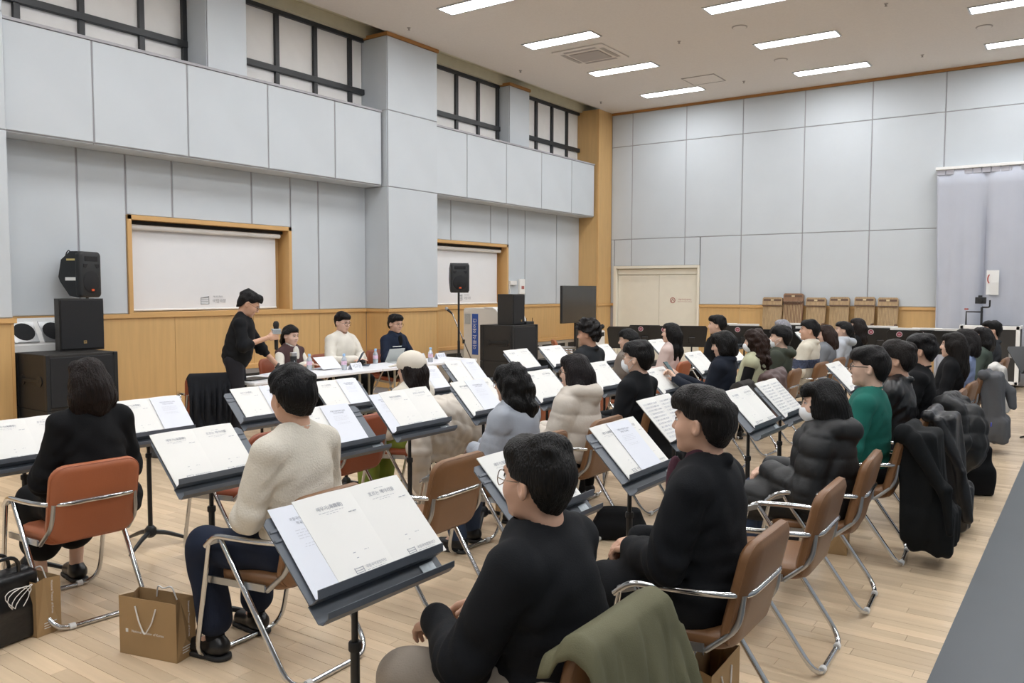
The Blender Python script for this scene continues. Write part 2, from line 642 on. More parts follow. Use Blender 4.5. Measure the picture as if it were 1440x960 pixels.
M_scr = mat('matte_screen_fabric', '#e1e2e4', rough=0.85, var=0.01)
screen(6, *BOARDS[0], (6.78, 1.50))
screen(7, *BOARDS[1], (12.18, 1.50))

# low metal heater casings under the wainscot
for (a, b, w) in ((7.05, 9.47, 'behind the panel table'), (10.8, 16.05, 'behind the loudspeaker stack')):
    hd = empty('wall_heater', (XR, (a + b) / 2, 0), label='low silver metal heater casing under the wainscot ' + w, cat='heater')
    L = (b - a) / 2
    B().bb((0.0, -L, 0.0), (0.10, L, 0.56), 0.008).obj('heater_casing', M_alu, hd, smooth=None)
    B().bb((-0.002, -L, 0.565), (0.115, L, 0.625), 0.004).obj('heater_shelf', M_woodtrim, hd, smooth=None)
    n = int(2 * L / 0.5)
    for k in range(n):
        y0 = -L + 0.06 + k * (2 * L - 0.06) / n
        B().bb((0.098, y0, 0.40), (0.106, y0 + 0.38, 0.50)).obj('heater_grille', M_dark, hd, smooth=None)

# ---- far wall
DX0, DX1, DZ = -8.98, -6.93, 2.18
wf = struct(B().bb((-9.6, WY + 0.012, 0), (DX0 + 0.02, WY + 0.2, CEIL)).bb((DX1 - 0.02, WY + 0.012, 0), (XE, WY + 0.2, CEIL)).bb(
    (DX0, WY + 0.012, DZ - 0.02), (DX1, WY + 0.2, CEIL)).obj('wall_far', M_seam, smooth=None))
fs = [-9.06, -8.55, -7.28, -6.045, -4.81, -3.57, -2.345, -1.115, 0.12, 1.35, 2.58, 3.81, XE]
for i in range(len(fs) - 1):
    a, b = fs[i], fs[i + 1]
    for (z0, z1) in ((RAIL, 2.772), (2.772, 4.83), (4.83, CEIL - 0.045)):
        if z0 < DZ and b > DX0 and a < DX1:
            segs = []
            if a < DX0 - 0.02:
                segs.append((a, DX0, z0, z1))
            if b > DX1 + 0.02:
                segs.append((DX1, b, z0, z1))
            segs.append((max(a, DX0), min(b, DX1), DZ, z1))
        else:
            segs = [(a, b, z0, z1)]
        for (p, q, c, d) in segs:
            panel('wall_panel', wf, M_panel, (p + G * 0.8, WY, c + G * 0.7), (q - G * 0.8, WY + 0.012, d - G * 0.7))
    if not (a >= DX0 - 0.1 and b <= DX1 + 0.1):
        p, q = a, b
        if a < DX0 < b:
            q = DX0
        elif a < DX1 < b:
            p = DX1
        panel('wainscot_panel', wf, M_wood, (p + 0.002, WY + 0.002, 0.1), (q - 0.002, WY + 0.012, RAIL - 0.055), 0.002)
for (p, q) in ((-9.06, DX0), (DX1, XE)):
    B().bb((p, WY - 0.02, RAIL - 0.055), (q, WY + 0.02, RAIL)).obj('wainscot_rail', M_woodtrim, wf, smooth=None)
    B().bb((p, WY - 0.01, 0), (q, WY + 0.02, 0.1)).obj('skirting', M_woodtrim, wf, smooth=None)
B().bb((-9.06, WY - 0.02, CEIL - 0.05), (XE, WY + 0.02, CEIL - 0.001)).obj('cornice', M_trimdark, wf, smooth=None)

# cream double door set in a deep frame
dr = struct(B().bb((DX0 + 0.05, WY + 0.1, 0), (DX1 - 0.05, WY + 0.16, DZ - 0.05)).obj('door_1', M_cream, smooth=None))
for (a, b) in (((DX0, WY - 0.03, 0), (DX0 + 0.07, WY + 0.17, DZ)), ((DX1 - 0.045, WY - 0.03, 0), (DX1, WY + 0.17, DZ)), ((DX0 + 0.07, WY - 0.03, DZ - 0.06), (DX1 - 0.045, WY + 0.17, DZ))):
    B().bb(a, b, 0.004).obj('door_frame', M_cream, dr, smooth=None)
xm = -7.89
B().bb((DX0 + 0.075, WY + 0.07, 0.01), (xm - 0.004, WY + 0.1, DZ - 0.20), 0.004).obj('door_leaf', M_cream, dr, smooth=None)
B().bb((xm + 0.004, WY + 0.06, 0.01), (DX1 - 0.05, WY + 0.1, DZ - 0.20), 0.004).obj('door_leaf', M_cream, dr, smooth=None)
B().bb((DX0 + 0.075, WY + 0.05, DZ - 0.19), (DX1 - 0.05, WY + 0.1, DZ - 0.07), 0.004).obj('door_transom', M_cream, dr, smooth=None)
p = at_y(946, 422, WY + 0.06)
lg = B().tube([(p.x + 0.055 * math.cos(a), WY + 0.058, p.z + 0.055 * math.sin(a)) for a in [2 * PI * k / 20 for k in range(20)]], 0.008, 4, close=True)
lg.tube([(p.x - 0.03, WY + 0.058, p.z - 0.03), (p.x, WY + 0.058, p.z + 0.035), (p.x + 0.03, WY + 0.058, p.z - 0.02)], 0.008, 4)
lg.obj('door_emblem', M_redprint, dr, smooth=None)
tb = B()
for (s_, sz, dz) in (('국립국악관현악단', 0.042, 0.014), ('National Orchestra of Korea', 0.028, -0.028)):
    V, Fc = text_mesh(s_, sz)
    Mx = frame_matrix((p.x + 0.28, WY + 0.0585, p.z + dz), (1, 0, 0), (0, 0, 1), (0, -1, 0))
    tb.add([Mx @ Vector(q) for q in V], Fc)
tb.obj('door_lettering', M_redprint, dr, smooth=None)

# curtain with rail
def curtain(x0, x1, y, z0, z1):
    rt = empty('curtain', (0, 0, 0), label='pale lavender grey curtain hanging from a white rail on the far wall', cat='curtain')
    V, Fc = [], []
    nx, nz = 150, 14
    rr = random.Random(5)
    ph = [rr.random() * 6 for _ in range(6)]
    for j in range(nz + 1):
        z = z1 - 0.02 - (z1 - 0.02 - z0) * j / nz
        t = j / nz
        for i in range(nx + 1):
            x = x0 + (x1 - x0) * i / nx
            d = 0.030 * math.sin(9 * x + ph[0] + 0.5 * math.sin(2 * x)) + 0.020 * math.sin(21 * x + ph[1] + t) + 0.008 * math.sin(47 * x + ph[2])
            d *= 0.35 + 0.65 * t
            d += 0.09 * math.exp(-((x + 1.62 + 0.05 * t) / 0.045) ** 2) * min(1, t * 4)
            V.append((x - 0.0 + 0.10 * t * (1 if x < x0 + 0.01 else 0), y + d, z))
    for j in range(nz):
        for i in range(nx):
            a = j * (nx + 1) + i
            Fc.append((a, a + 1, a + nx + 2, a + nx + 1))
    b = B().add(V, Fc)
    o = b.obj('curtain_cloth', M_curt, rt, smooth=80)
    md = o.modifiers.new('thick', 'SOLIDIFY')
    md.thickness = 0.004
    h = B()
    for k in range(int((x1 - x0) / 0.14)):
        x = x0 + 0.14 * k
        h.bb((x + 0.004, y - 0.012, z1 - 0.09), (x + 0.132, y + 0.004 + 0.02 * (k % 2), z1), 0.003)
    h.obj('curtain_heading', M_curt2, rt, smooth=None)
    B().bb((x0 - 0.02, y - 0.04, z1), (x1, WY, z1 + 0.05), 0.004).obj('curtain_rail', M_white, rt, smooth=None)


M_curt = mat('pale_lavender_curtain', '#b6bac5', rough=0.7, var=0.03, vscale=3, spec=0.3)
M_curt2 = mat('curtain_heading_tape', '#b2b2bb', rough=0.8, var=0.05, vscale=20)
curtain(-2.42, 4.9, WY - 0.2, 0.02, 3.78)
p = at_y(1396, 397, WY - 0.28)
sg = empty('paper_sign', (p.x, WY - 0.245, p.z), label='folded white paper notice with a red ring pinned on the curtain', cat='notice')
B().bb((-0.10, 0, -0.21), (0.0, 0.004, 0.21)).obj('paper_leaf', M_white, sg, smooth=None)
B().sheet([(0.0, -0.215), (-0.02, 0.0), (-0.012, 0.21)], -0.03, 0.09, 0.003).obj('paper_leaf', M_white, sg, smooth=None)
B().tube([(-0.03 - 0.05 * math.cos(a), -0.003, 0.06 + 0.085 * math.sin(a)) for a in [R(-60 + 12 * k) for k in range(11)]], 0.009, 6).obj('red_ring', mat('red_ink', '#a83a35', rough=0.6), sg)

# ---- ceiling fittings
def lamp_proto():
    t = empty('ceiling_lamp', label='recessed rectangular ceiling light with a bright diffuser', cat='ceiling light', group='ceiling lights in rows')
    f = B()
    for (a, b) in (((-0.645, -0.172, -0.014), (0.645, -0.146, 0.0)), ((-0.645, 0.146, -0.014), (0.645, 0.172, 0.0)),
                   ((-0.645, -0.146, -0.014), (-0.617, 0.146, 0.0)), ((0.617, -0.146, -0.014), (0.645, 0.146, 0.0))):
        f.bb(a, b)
    f.obj('lamp_frame', M_alu, t, smooth=None)
    B().bb((-0.617, -0.146, -0.008), (0.617, 0.146, -0.002)).obj('lamp_diffuser', M_lamp, t, smooth=None)
    return t


lp = lamp_proto()
first = True
for x in (-7.1, -4.04, -1.0, 2.05):
    for k in range(9):
        yy = 15.6 - 2.1 * k
        if first:
            lp.location = (x, yy, CEIL)
            l_ = lp
            first = False
        else:
            l_ = copy_tree(lp, (x, yy, CEIL))
        l_['label'] = 'recessed ceiling light, %s from the far wall in the row %s' % (
            ('first', 'second', 'third', 'fourth', 'fifth', 'sixth', 'seventh', 'eighth', 'ninth')[k],
            {-7.1: 'nearest the windows', -4.04: 'over the front seats', -1.0: 'over the mat edge', 2.05: 'over the bare mat'}[x])

ac = empty('ceiling_cassette', (-7.11, 12.36, CEIL), label='square four way air conditioning cassette set in the ceiling', cat='air conditioner')
B().box((0, 0, -0.012), (0.95, 0.95, 0.024), None, 0.008).obj('cassette_panel', M_ac, ac, smooth=None)
B().box((0, 0, -0.032), (0.55, 0.48, 0.02), None, 0.009).obj('intake_grille', M_acgrill, ac, smooth=None)
for (cx, cy, sx, sy) in ((0, 0.36, 0.6, 0.07), (0, -0.36, 0.6, 0.07), (0.37, 0, 0.07, 0.6), (-0.37, 0, 0.07, 0.6)):
    B().box((cx, cy, -0.026), (sx, sy, 0.006)).box((cx, cy, -0.030), (sx * 0.95, sy * 0.4, 0.006)).obj('air_louvre', M_acgrill, ac, smooth=None)
hp = at_z(990, 112, CEIL)
ha = empty('ceiling_hatch', (-6.2, 15.02, CEIL), label='flush square access hatch in the plaster ceiling', cat='hatch')
B().box((0, 0, -0.003), (0.60, 0.56, 0.006)).obj('hatch_door', M_ceil, ha, smooth=None)
f = B()
for (cx, cy, sx, sy) in ((0, 0.29, 0.64, 0.02), (0, -0.29, 0.64, 0.02), (0.31, 0, 0.02, 0.6), (-0.31, 0, 0.02, 0.6)):
    f.box((cx, cy, -0.005), (sx, sy, 0.01))
f.obj('hatch_frame', M_acgrill, ha, smooth=None)
for (px, py, w) in ((1040, 38, 'beside a long lamp over the middle of the hall'), (1098, 84, 'between two lamps near the far wall'), (1384, 37.5, 'above the curtain side of the hall')):
    q = at_z(px, py, CEIL)
    s = empty('ceiling_speaker', (q.x, q.y, CEIL), label='round flush ceiling loudspeaker ' + w, cat='ceiling speaker')
    B().lathe([(0.115, 0), (0.115, -0.008), (0.10, -0.012)], 28).obj('speaker_ring', M_acgrill, s)
    B().lathe([(0.10, -0.006), (0.098, -0.014), (0.0, -0.016)], 28).obj('speaker_grille', M_ac, s)
for i, (px, py) in enumerate(((575, 39), (732, 99), (845, 143), (1246, 5), (1297, 77), (1046, 114), (955, 58))):
    q = at_z(px, py, CEIL)
    tag(B().lathe([(0.03, 0), (0.028, -0.006), (0.012, -0.01), (0.01, -0.035), (0.022, -0.037), (0.02, -0.04)], 12).obj('sprinkler_head', M_acgrill, None, (q.x, q.y, CEIL)),
        'small fire sprinkler head on the plaster ceiling', 'sprinkler', 'ceiling sprinklers')

# ================================================================ CHAIRS AND MUSIC STANDS
M_tan = mat('tan_vinyl', '#7b5738', rough=0.42, var=0.08, vscale=5, bump=0.05, bscale=120)
M_orange = mat('terracotta_vinyl', '#a55f3d', rough=0.45, var=0.06, vscale=5, bump=0.05, bscale=120)
M_red = mat('red_brown_vinyl', '#8a4529', rough=0.45, var=0.06, vscale=5, bump=0.05, bscale=120)
M_chrome = mat('polished_chrome', '#c9cbcd', rough=0.14, metal=1.0, var=0.03)
M_steel = mat('grey_steel', '#a7a9ab', rough=0.32, metal=0.9, var=0.05)
M_rubber = mat('black_rubber', '#1d1d1e', rough=0.7, var=0.05)
M_clip = mat('clear_foot_clip', '#d8d8d6', rough=0.4, var=0.03)
M_stand = mat('slate_grey_stand_metal', '#5c626a', rough=0.42, var=0.04, spec=0.5)
M_pole = mat('black_stand_metal', '#1b1c1e', rough=0.4, var=0.05)
M_paper = mat('white_paper', '#dfe2ea', rough=0.8, var=0.01)
M_ivory = mat('ivory_card', '#e6e5e1', rough=0.8, var=0.012)
M_ink = mat('grey_blue_ink', '#9ea1aa', rough=0.8, var=0.02)
M_inkl = mat('light_grey_ink', '#c6c8cf', rough=0.8, var=0.02)
M_plate = mat('silver_label', '#b9c2c8', rough=0.4, metal=0.4, var=0.12, vscale=60)


def pad(w, h, t, rc, curve=0.0, bulge=0.006, n=7):
    """rounded upholstered panel in the XZ plane, thickness along Y, bent by curve*x^2."""
    def outline(ins):
        pts = []
        r = max(rc - ins, 0.004)
        W, H = w / 2 - ins, h / 2 - ins
        for (cx, cz, a0) in ((W - r, H - r, 0), (-W + r, H - r, 90), (-W + r, -H + r, 180), (W - r, -H + r, 270)):
            for k in range(n):
                a = R(a0 + 90 * k / (n - 1))
                pts.append((cx + r * math.cos(a), cz + r * math.sin(a)))
        return pts
    rings = [(0.03, -t / 2 - bulge), (0.012, -t / 2), (0.003, -t / 2 + 0.008), (0, -t / 4), (0, t / 4), (0.003, t / 2 - 0.008), (0.012, t / 2), (0.03, t / 2 + bulge)]
    V, Fc = [], []
    m = 4 * n
    for (ins, y) in rings:
        for (x, z) in outline(ins):
            V.append((x, y + curve * x * x, z))
    for i in range(len(rings) - 1):
        for k in range(m):
            k2 = (k + 1) % m
            Fc.append((i * m + k, i * m + k2, (i + 1) * m + k2, (i + 1) * m + k))
    # caps as strips between the two halves of the outline so that the bend is kept
    for base, flip in ((0, False), ((len(rings) - 1) * m, True)):
        top = [base + i for i in range(0, 2 * n)]
        bot = [base + i for i in range(4 * n - 1, 2 * n - 1, -1)]
        for k in range(2 * n - 1):
            q = (top[k], top[k + 1], bot[k + 1], bot[k])
            Fc.append(q if flip else q[::-1])
    return B().add(V, Fc)


def make_chair():
    t = empty('folding_chair')
    seat = pad(0.42, 0.41, 0.055, 0.07, 0.0, 0.008)
    seat.xf(Matrix.Translation((0, 0.0, 0.425)) @ Matrix.Rotation(R(86), 4, 'X'))
    so = seat.obj('seat', M_tan, t, smooth=50)
    bk = pad(0.43, 0.40, 0.045, 0.075, 0.35, 0.008)
    bk.xf(Matrix.Translation((0, -0.235, 0.605)) @ Matrix.Rotation(R(13), 4, 'X'))
    bo = bk.obj('backrest', M_tan, t, smooth=50)
    pip = []
    W, H, r = 0.213, 0.198, 0.075
    for (cx, cz, a0) in ((W - r, H - r, 0), (-W + r, H - r, 90), (-W + r, -H + r, 180), (W - r, -H + r, 270)):
        for k in range(6):
            a = R(a0 + 18 * k)
            x, z = cx + r * math.cos(a), cz + r * math.sin(a)
            pip.append(Vector((x, -0.012 + 0.35 * x * x, z)))
    Mx = Matrix.Translation((0, -0.235, 0.605)) @ Matrix.Rotation(R(13), 4, 'X')
    B().tube([Mx @ p for p in pip], 0.004, 5, close=True).obj('piping', M_tan, bo)
    B().tube([(-0.255, 0.215, 0.545), (-0.258, 0.15, 0.60), (-0.258, -0.10, 0.615), (-0.20, -0.262, 0.615), (0.20, -0.262, 0.615),
              (0.258, -0.10, 0.615), (0.258, 0.15, 0.60), (0.255, 0.215, 0.545)], 0.0125, 10, 0.09).obj('arm_tube', M_chrome, t, smooth=70)
    B().tube([(-0.255, 0.19, 0.57), (-0.245, 0.31, 0.013), (0.245, 0.31, 0.013), (0.255, 0.19, 0.57)], 0.0115, 10, 0.10).obj('front_leg_frame', M_chrome, t, smooth=70)
    B().tube([(-0.243, 0.13, 0.585), (-0.232, -0.275, 0.013), (0.232, -0.275, 0.013), (0.243, 0.13, 0.585)], 0.0125, 10, 0.10).obj('rear_leg_frame', M_chrome, t, smooth=70)
    for s in (-1, 1):
        B().box((s * 0.225, 0.06, 0.40), (0.008, 0.36, 0.03), Matrix.Rotation(R(-4), 3, 'X')).obj('seat_rail', M_steel, t, smooth=None)
        B().tube([(s * 0.195, -0.245, 0.615), (s * 0.205, -0.235, 0.50), (s * 0.215, -0.12, 0.40)], 0.011, 6, 0.08).obj('back_bracket', M_steel, t, smooth=70)
        B().box((s * 0.252, 0.165, 0.575), (0.02, 0.075, 0.028), Matrix.Rotation(R(-20), 3, 'X'), 0.004).obj('hinge_plate', M_steel, t, smooth=None)
        for y in (0.31, -0.275):
            B().lathe([(0.016, -0.014), (0.016, 0.014)], 10, (s * 0.14, y, 0.0165), Matrix.Rotation(R(90), 3, 'Y')).obj('foot_clip', M_clip, t)
    return t


CHAIR = make_chair()
chair_used = [False]


def chair(x, y, rz, label, color='tan', dx=0.0):
    mats = None
    if color == 'orange':
        mats = {'tan_vinyl': M_orange}
    elif color == 'red':
        mats = {'tan_vinyl': M_red}
    c = copy_tree(CHAIR, (x, y, 0), rz, label=label, mats=mats)
    c['category'] = 'chair'
    c['group'] = 'padded folding armchairs'
    return c


# ---- music stands
TILT = R(45)
DM = frame_matrix((0, -0.115, 0.79), (1, 0, 0), (0, math.cos(TILT), math.sin(TILT)), (0, -math.sin(TILT), math.cos(TILT)))   # desk frame: x right, y up the desk, z out of it


def make_stand():
    t = empty('music_stand')
    d = B()
    d.prism([(-0.25, 0), (0.25, 0), (0.25, 0.262), (0.232, 0.28), (-0.232, 0.28), (-0.25, 0.262)], -0.004, 0, 'z')
    do = d.xf(DM).obj('desk_plate', M_stand, t, smooth=None)
    for v in (0.205, 0.236):
        B().box((0, v, 0.001), (0.496, 0.012, 0.006), None, 0.0025).xf(DM).obj('desk_rib', M_stand, do, smooth=None)
    # in the desk frame the profile runs (y, z)
    B().sheet([(0.003, 0.0), (-0.004, 0.012), (-0.008, 0.045), (0.010, 0.062)], -0.255, 0.255, 0.003, DM).obj('paper_ledge', M_stand, t, smooth=None)
    B().sheet([(0.0, -0.003), (-0.055, -0.003), (-0.066, 0.010), (-0.066, 0.040), (-0.054, 0.052)], -0.255, 0.265, 0.003, DM).obj('accessory_tray', M_stand, t, smooth=None)
    B().box((0.205, -0.026, 0.0005), (0.062, 0.03, 0.003), None, 0.001).xf(DM).obj('name_plate', M_plate, t, smooth=None)
    B().box((0, 0.10, -0.022), (0.09, 0.10, 0.036), None, 0.008).xf(DM).obj('tilt_block', M_pole, t, smooth=None)
    top = DM @ Vector((0, 0.10, -0.03))
    B().tube([(0, top.y, 0.10), (0, top.y, 0.60)], 0.0145, 12).obj('outer_pole', M_pole, t)
    B().tube([(0, top.y, 0.58), (0, top.y, top.z)], 0.0105, 12).obj('inner_pole', M_pole, t)
    B().lathe([(0.017, 0.60), (0.02, 0.595), (0.02, 0.575), (0.017, 0.57)], 12, (0, top.y, 0)).obj('height_collar', M_rubber, t)
    B().lathe([(0.02, 0.13), (0.036, 0.11), (0.036, 0.07), (0.02, 0.055)], 12, (0, top.y, 0)).obj('base_hub', M_pole, t)
    for k in range(3):
        a = R(90 + 120 * k)
        c, s = math.cos(a), math.sin(a)
        B().tube([(0.03 * c, top.y + 0.03 * s, 0.085), (0.10 * c, top.y + 0.10 * s, 0.072), (0.19 * c, top.y + 0.19 * s, 0.035), (0.245 * c, top.y + 0.245 * s, 0.012)], 0.016, 8, 0.05, r2=0.010).obj('base_leg', M_pole, t)
    return t


STAND = make_stand()


def stand(x, y, rz, label):
    c = copy_tree(STAND, (x, y, 0), rz, label=label)
    c['category'] = 'music stand'
    c['group'] = 'slate music stands before the chairs'
    return c


def lower_stand(s, z):
    """slide the desk down its pole so that its middle stands at height z."""
    dz = z - 0.89
    if abs(dz) < 0.015:
        return
    for c in s.children:
        n = c.name.split('.')[0]
        if n in ('desk_plate', 'paper_ledge', 'accessory_tray', 'name_plate', 'tilt_block', 'inner_pole'):
            c.location.z += dz
    s['drop'] = dz


def put_text(b, body, size, x, y, z=0.0012, align='CENTER'):
    V, Fc = text_mesh(body, size, align)
    b.add([(p[0] + x, p[1] + y, p[2] * 0.3 + z) for p in V], Fc)


def dashes(b, x, y, w, n, hgt=0.0022, z=0.0008, seed=0):
    rr = random.Random(seed)
    cur = x
    while cur < x + w:
        L = rr.uniform(0.006, 0.018)
        b.add([(cur, y, z), (min(cur + L, x + w), y, z), (min(cur + L, x + w), y + hgt, z), (cur, y + hgt, z)], [(0, 1, 2, 3)])
        cur += L + 0.004


PW_, PH_ = 0.222, 0.305        # page


def page_mesh(x0, x1, sag):
    V, Fc = [], []
    n = 7
    for i in range(n + 1):
        u = i / n
        x = x0 + (x1 - x0) * u
        z = 0.004 + sag * math.sin(PI * u)
        for (yy, zz) in ((0, z), (PH_, z), (0, z - 0.0035), (PH_, z - 0.0035)):
            V.append((x, yy, zz))
    for i in range(n):
        a, b = 4 * i, 4 * (i + 1)
        Fc += [(a, b, b + 1, a + 1), (a + 2, a + 3, b + 3, b + 2), (a, a + 2, b + 2, b), (a + 1, b + 1, b + 3, a + 3)]
    Fc += [(0, 1, 3, 2), (4 * n, 4 * n + 2, 4 * n + 3, 4 * n + 1)]
    return B().add(V, Fc)


def page_print(which):
    b = B()
    x = 0
    if which == 'a':
        put_text(b, '해무가(海霧歌)', 0.016, 0, 0.255)
    elif which == 'b':
        put_text(b, '흐르는 메아리들', 0.017, 0, 0.258)
        dashes(b, -0.02, 0.275, 0.04, 1, 0.0014, seed=2)
    dashes(b, -0.05, 0.240, 0.10, 1, 0.0014, seed=3)
    dashes(b, -0.025, 0.233, 0.05, 1, 0.0012, seed=4)
    dashes(b, 0.055, 0.222, 0.032, 1, 0.0026, seed=5)
    dashes(b, -0.015, 0.092, 0.01, 1, 0.0022, seed=6)
    dashes(b, 0.03, 0.092, 0.018, 1, 0.0016, seed=7)
    dashes(b, -0.012, 0.074, 0.008, 1, 0.0022, seed=8)
    b.box((-0.026, 0.037, 0.001), (0.032, 0.002, 0.0006)).box((-0.026, 0.030, 0.001), (0.032, 0.0018, 0.0006)).box((-0.026, 0.045, 0.001), (0.030, 0.0016, 0.0006))
    b.box((-0.042, 0.037, 0.001), (0.0016, 0.02, 0.0006)).box((-0.010, 0.037, 0.001), (0.0016, 0.02, 0.0006))
    put_text(b, '국립국악관현악단', 0.0115, 0.042, 0.040)
    dashes(b, 0.0, 0.029, 0.075, 1, 0.0013, seed=9)
    return b


def sheet_print():
    b = B()
    put_text(b, '국립국악관현악단 2025', 0.0115, 0, 0.250)
    put_text(b, '작곡가 프로젝트', 0.0115, 0, 0.235)
    return b


def sheet_print2():
    b = B()
    for i in range(4):
        dashes(b, -0.055, 0.212 - 0.009 * i, 0.11 - 0.01 * (i % 2), 1, 0.0018, seed=20 + i)
    dashes(b, -0.045, 0.165, 0.09, 1, 0.0018, seed=31)
    dashes(b, -0.05, 0.157, 0.10, 1, 0.0018, seed=32)
    return b


def score_print():
    b = B()
    for s in range(11):
        y = 0.268 - s * 0.0235
        for k in range(4):
            b.box((0, y - k * 0.0032, 0.0008), (0.185, 0.0007, 0.0004))
        rr = random.Random(s)
        for k in range(16):
            x = -0.085 + 0.17 * rr.random()
            b.box((x, y - 0.0032 * rr.randint(0, 3), 0.001), (0.0035, 0.0026, 0.0004)).box((x + 0.0016, y - 0.004, 0.001), (0.0007, 0.009, 0.0004))
    return b


ME_A, ME_B, ME_S1, ME_S2, ME_SC = (page_print('a').mesh('page_lettering'), page_print('b').mesh('page_lettering'),
                                   sheet_print().mesh('sheet_heading'), sheet_print2().mesh('sheet_lines'), score_print().mesh('score_lines'))
ME_LP, ME_RP = page_mesh(-PW_, 0, 0.004).mesh('page', 60), page_mesh(0, PW_, 0.004).mesh('page', 60)
ME_SH = B().box((0, PH_ * 0.49, 0.0), (0.21, PH_ * 0.97, 0.0008)).mesh('loose_sheet')


def lay(name, me, m, parent, x, y, z, rot=0.0):
    o = link(name, me, m, parent)
    if 'letter' in name or 'lines' in name or 'heading' in name:
        o['kind'] = 'stuff'
    o.matrix_local = Matrix.Translation((x, y, z)) @ Matrix.Rotation(rot, 4, 'Z')
    return o


def booklet(st, kind, where, dx=0.0):
    """an open programme lying on a stand's desk; top-level thing placed in the desk's frame."""
    W = Matrix.Translation(st.location) @ Matrix.Rotation(st.rotation_euler.z, 4, 'Z') @ DM
    W.translation.z += st.get('drop', 0.0)
    t = empty('score' if 'score' in kind else 'program_booklet')
    t.matrix_world = W @ Matrix.Translation((dx, 0.002, 0.0045))
    if 'score' in kind:
        for s in (-1, 1):
            pg = link('page', ME_LP if s < 0 else ME_RP, M_paper, t)
            lay('score_lines', ME_SC, M_inkl, pg, s * PW_ / 2, 0, 0.0085)
        tag(t, 'open score with dense staves on ' + where, 'sheet music', 'scores and booklets on stands')
        return t
    tag(t, 'open ivory program booklet on ' + where, 'booklet', 'scores and booklets on stands')
    lp_ = link('page', ME_LP, M_ivory, t)
    rp_ = link('page', ME_RP, M_ivory, t)
    lay('page_lettering', ME_A, M_ink, lp_, -PW_ / 2, 0, 0.0075)
    lay('page_lettering', ME_B, M_ink, rp_, PW_ / 2, 0, 0.0075)
    if 'sheet' in kind:
        sx = {'L': -0.215, 'R': 0.115, 'C': 0.02}[kind[-1]]
        sh = lay('loose_sheet', ME_SH, M_paper, t, sx, 0.0, 0.0105 if kind[-1] != 'L' else 0.0022, R(-2))
        lay('sheet_heading', ME_S1, M_ink, sh, 0, 0, 0.0004)
        lay('sheet_lines', ME_S2, M_inkl, sh, 0, 0, 0.0004)
    return t


FACE = R(90)          # local +Y turned to world -X, the way the audience faces
C1, C2, C3 = -1.19, -2.90, -4.27
Z_DESK = 0.90


def stand_px(px, py, label_where, kind, rz=FACE, z=Z_DESK, dx=0.0):     # z: height of the middle of the desk
    p = at_z(px, py, z)
    s = stand(p.x, p.y, rz, 'slate grey music stand ' + label_where)
    lower_stand(s, z)
    if kind:
        booklet(s, kind, 'the stand ' + label_where, dx)
    return s


STANDS = [
    (30, 622, 'before the woman in the long black coat', 'open', 0.06),
    (205, 590, 'next to the black coated woman', 'sheetR', 0.06),
    (292, 640, 'before the man in the cream sweater', 'open', -0.02),
    (365, 569, 'before the first empty red brown chair', 'sheetR', 0.04),
    (483, 556, 'before the second empty red brown chair', 'sheetR', -0.02),
    (470, 603, 'before the empty tan chair', 'sheetR', -0.05),
    (572, 580, 'before the woman in the grey blue puffer', 'sheetL', 0.07),
    (600, 536, 'before the woman in the white cap', 'sheetR', 0.0),
    (653, 525, 'near the table end by the microphone stand', 'sheetR', 0.03),
    (676, 562, 'before the woman in the cream hooded puffer', 'sheetC', 0.0),
    (735, 508, 'in front of the stacked subwoofers', 'open', 0.0),
    (766, 542, 'before the masked man in a black sweatshirt', 'open', 0.0),
    (783, 503, 'before the curly haired man', 'open', 0.0),
    (490, 757, 'before the man with wire glasses', 'sheetLL', 0.09),
    (742, 680, 'before the man in the black wool coat', 'open', 0.02),
    (880, 634, 'before the empty chair near the mat', 'sheetC', 0.04),
    (1048, 575, 'before the man in the teal sweater', 'open', 0.09),
    (1093, 559, 'before the man in the leather jacket', 'score', 0.03),
    (847, 531, 'by the masked man and phone reader', 'open', 0.0),
    (1186, 528, 'before the man in the plain black sweatshirt', 'open', 0.0),
    (852, 499, 'before the woman in the grey knit', 'open', 0.0),
    (930, 490, 'before the woman in pale pink', 'open', 0.0),
    (985, 511, 'before the woman in the pale green vest', 'open', 0.0),
    (932, 536, 'beside the woman looking at her phone', 'open', 0.0),
    (1030, 500, 'before the man in the green parka', 'open', 0.0),
    (1032, 478, 'before the young man in black', 'open', 0.0),
    (1133, 478, 'before the man in the patterned sweater', 'open', 0.0),
]
for (px, py, wh, kind, dx) in STANDS:
    k = 'sheetL' if kind == 'sheetLL' else kind
    # each stand belongs to one of the three rows before the chairs; its desk height follows
    zz = min((at_x(px, py, X).z for X in (-1.8, -3.5, -4.95)), key=lambda q: abs(q - 0.86))
    s = stand_px(px, py, wh, k, dx=dx, z=max(zz, 0.78))
    if 'drop' in s:
        del s['drop']
p = at_z(943, 590, 0.88)
booklet(stand(p.x, p.y, FACE, 'slate grey music stand before the woman in the long black puffer'), 'score', 'the stand before the woman in the long black puffer', -0.04)

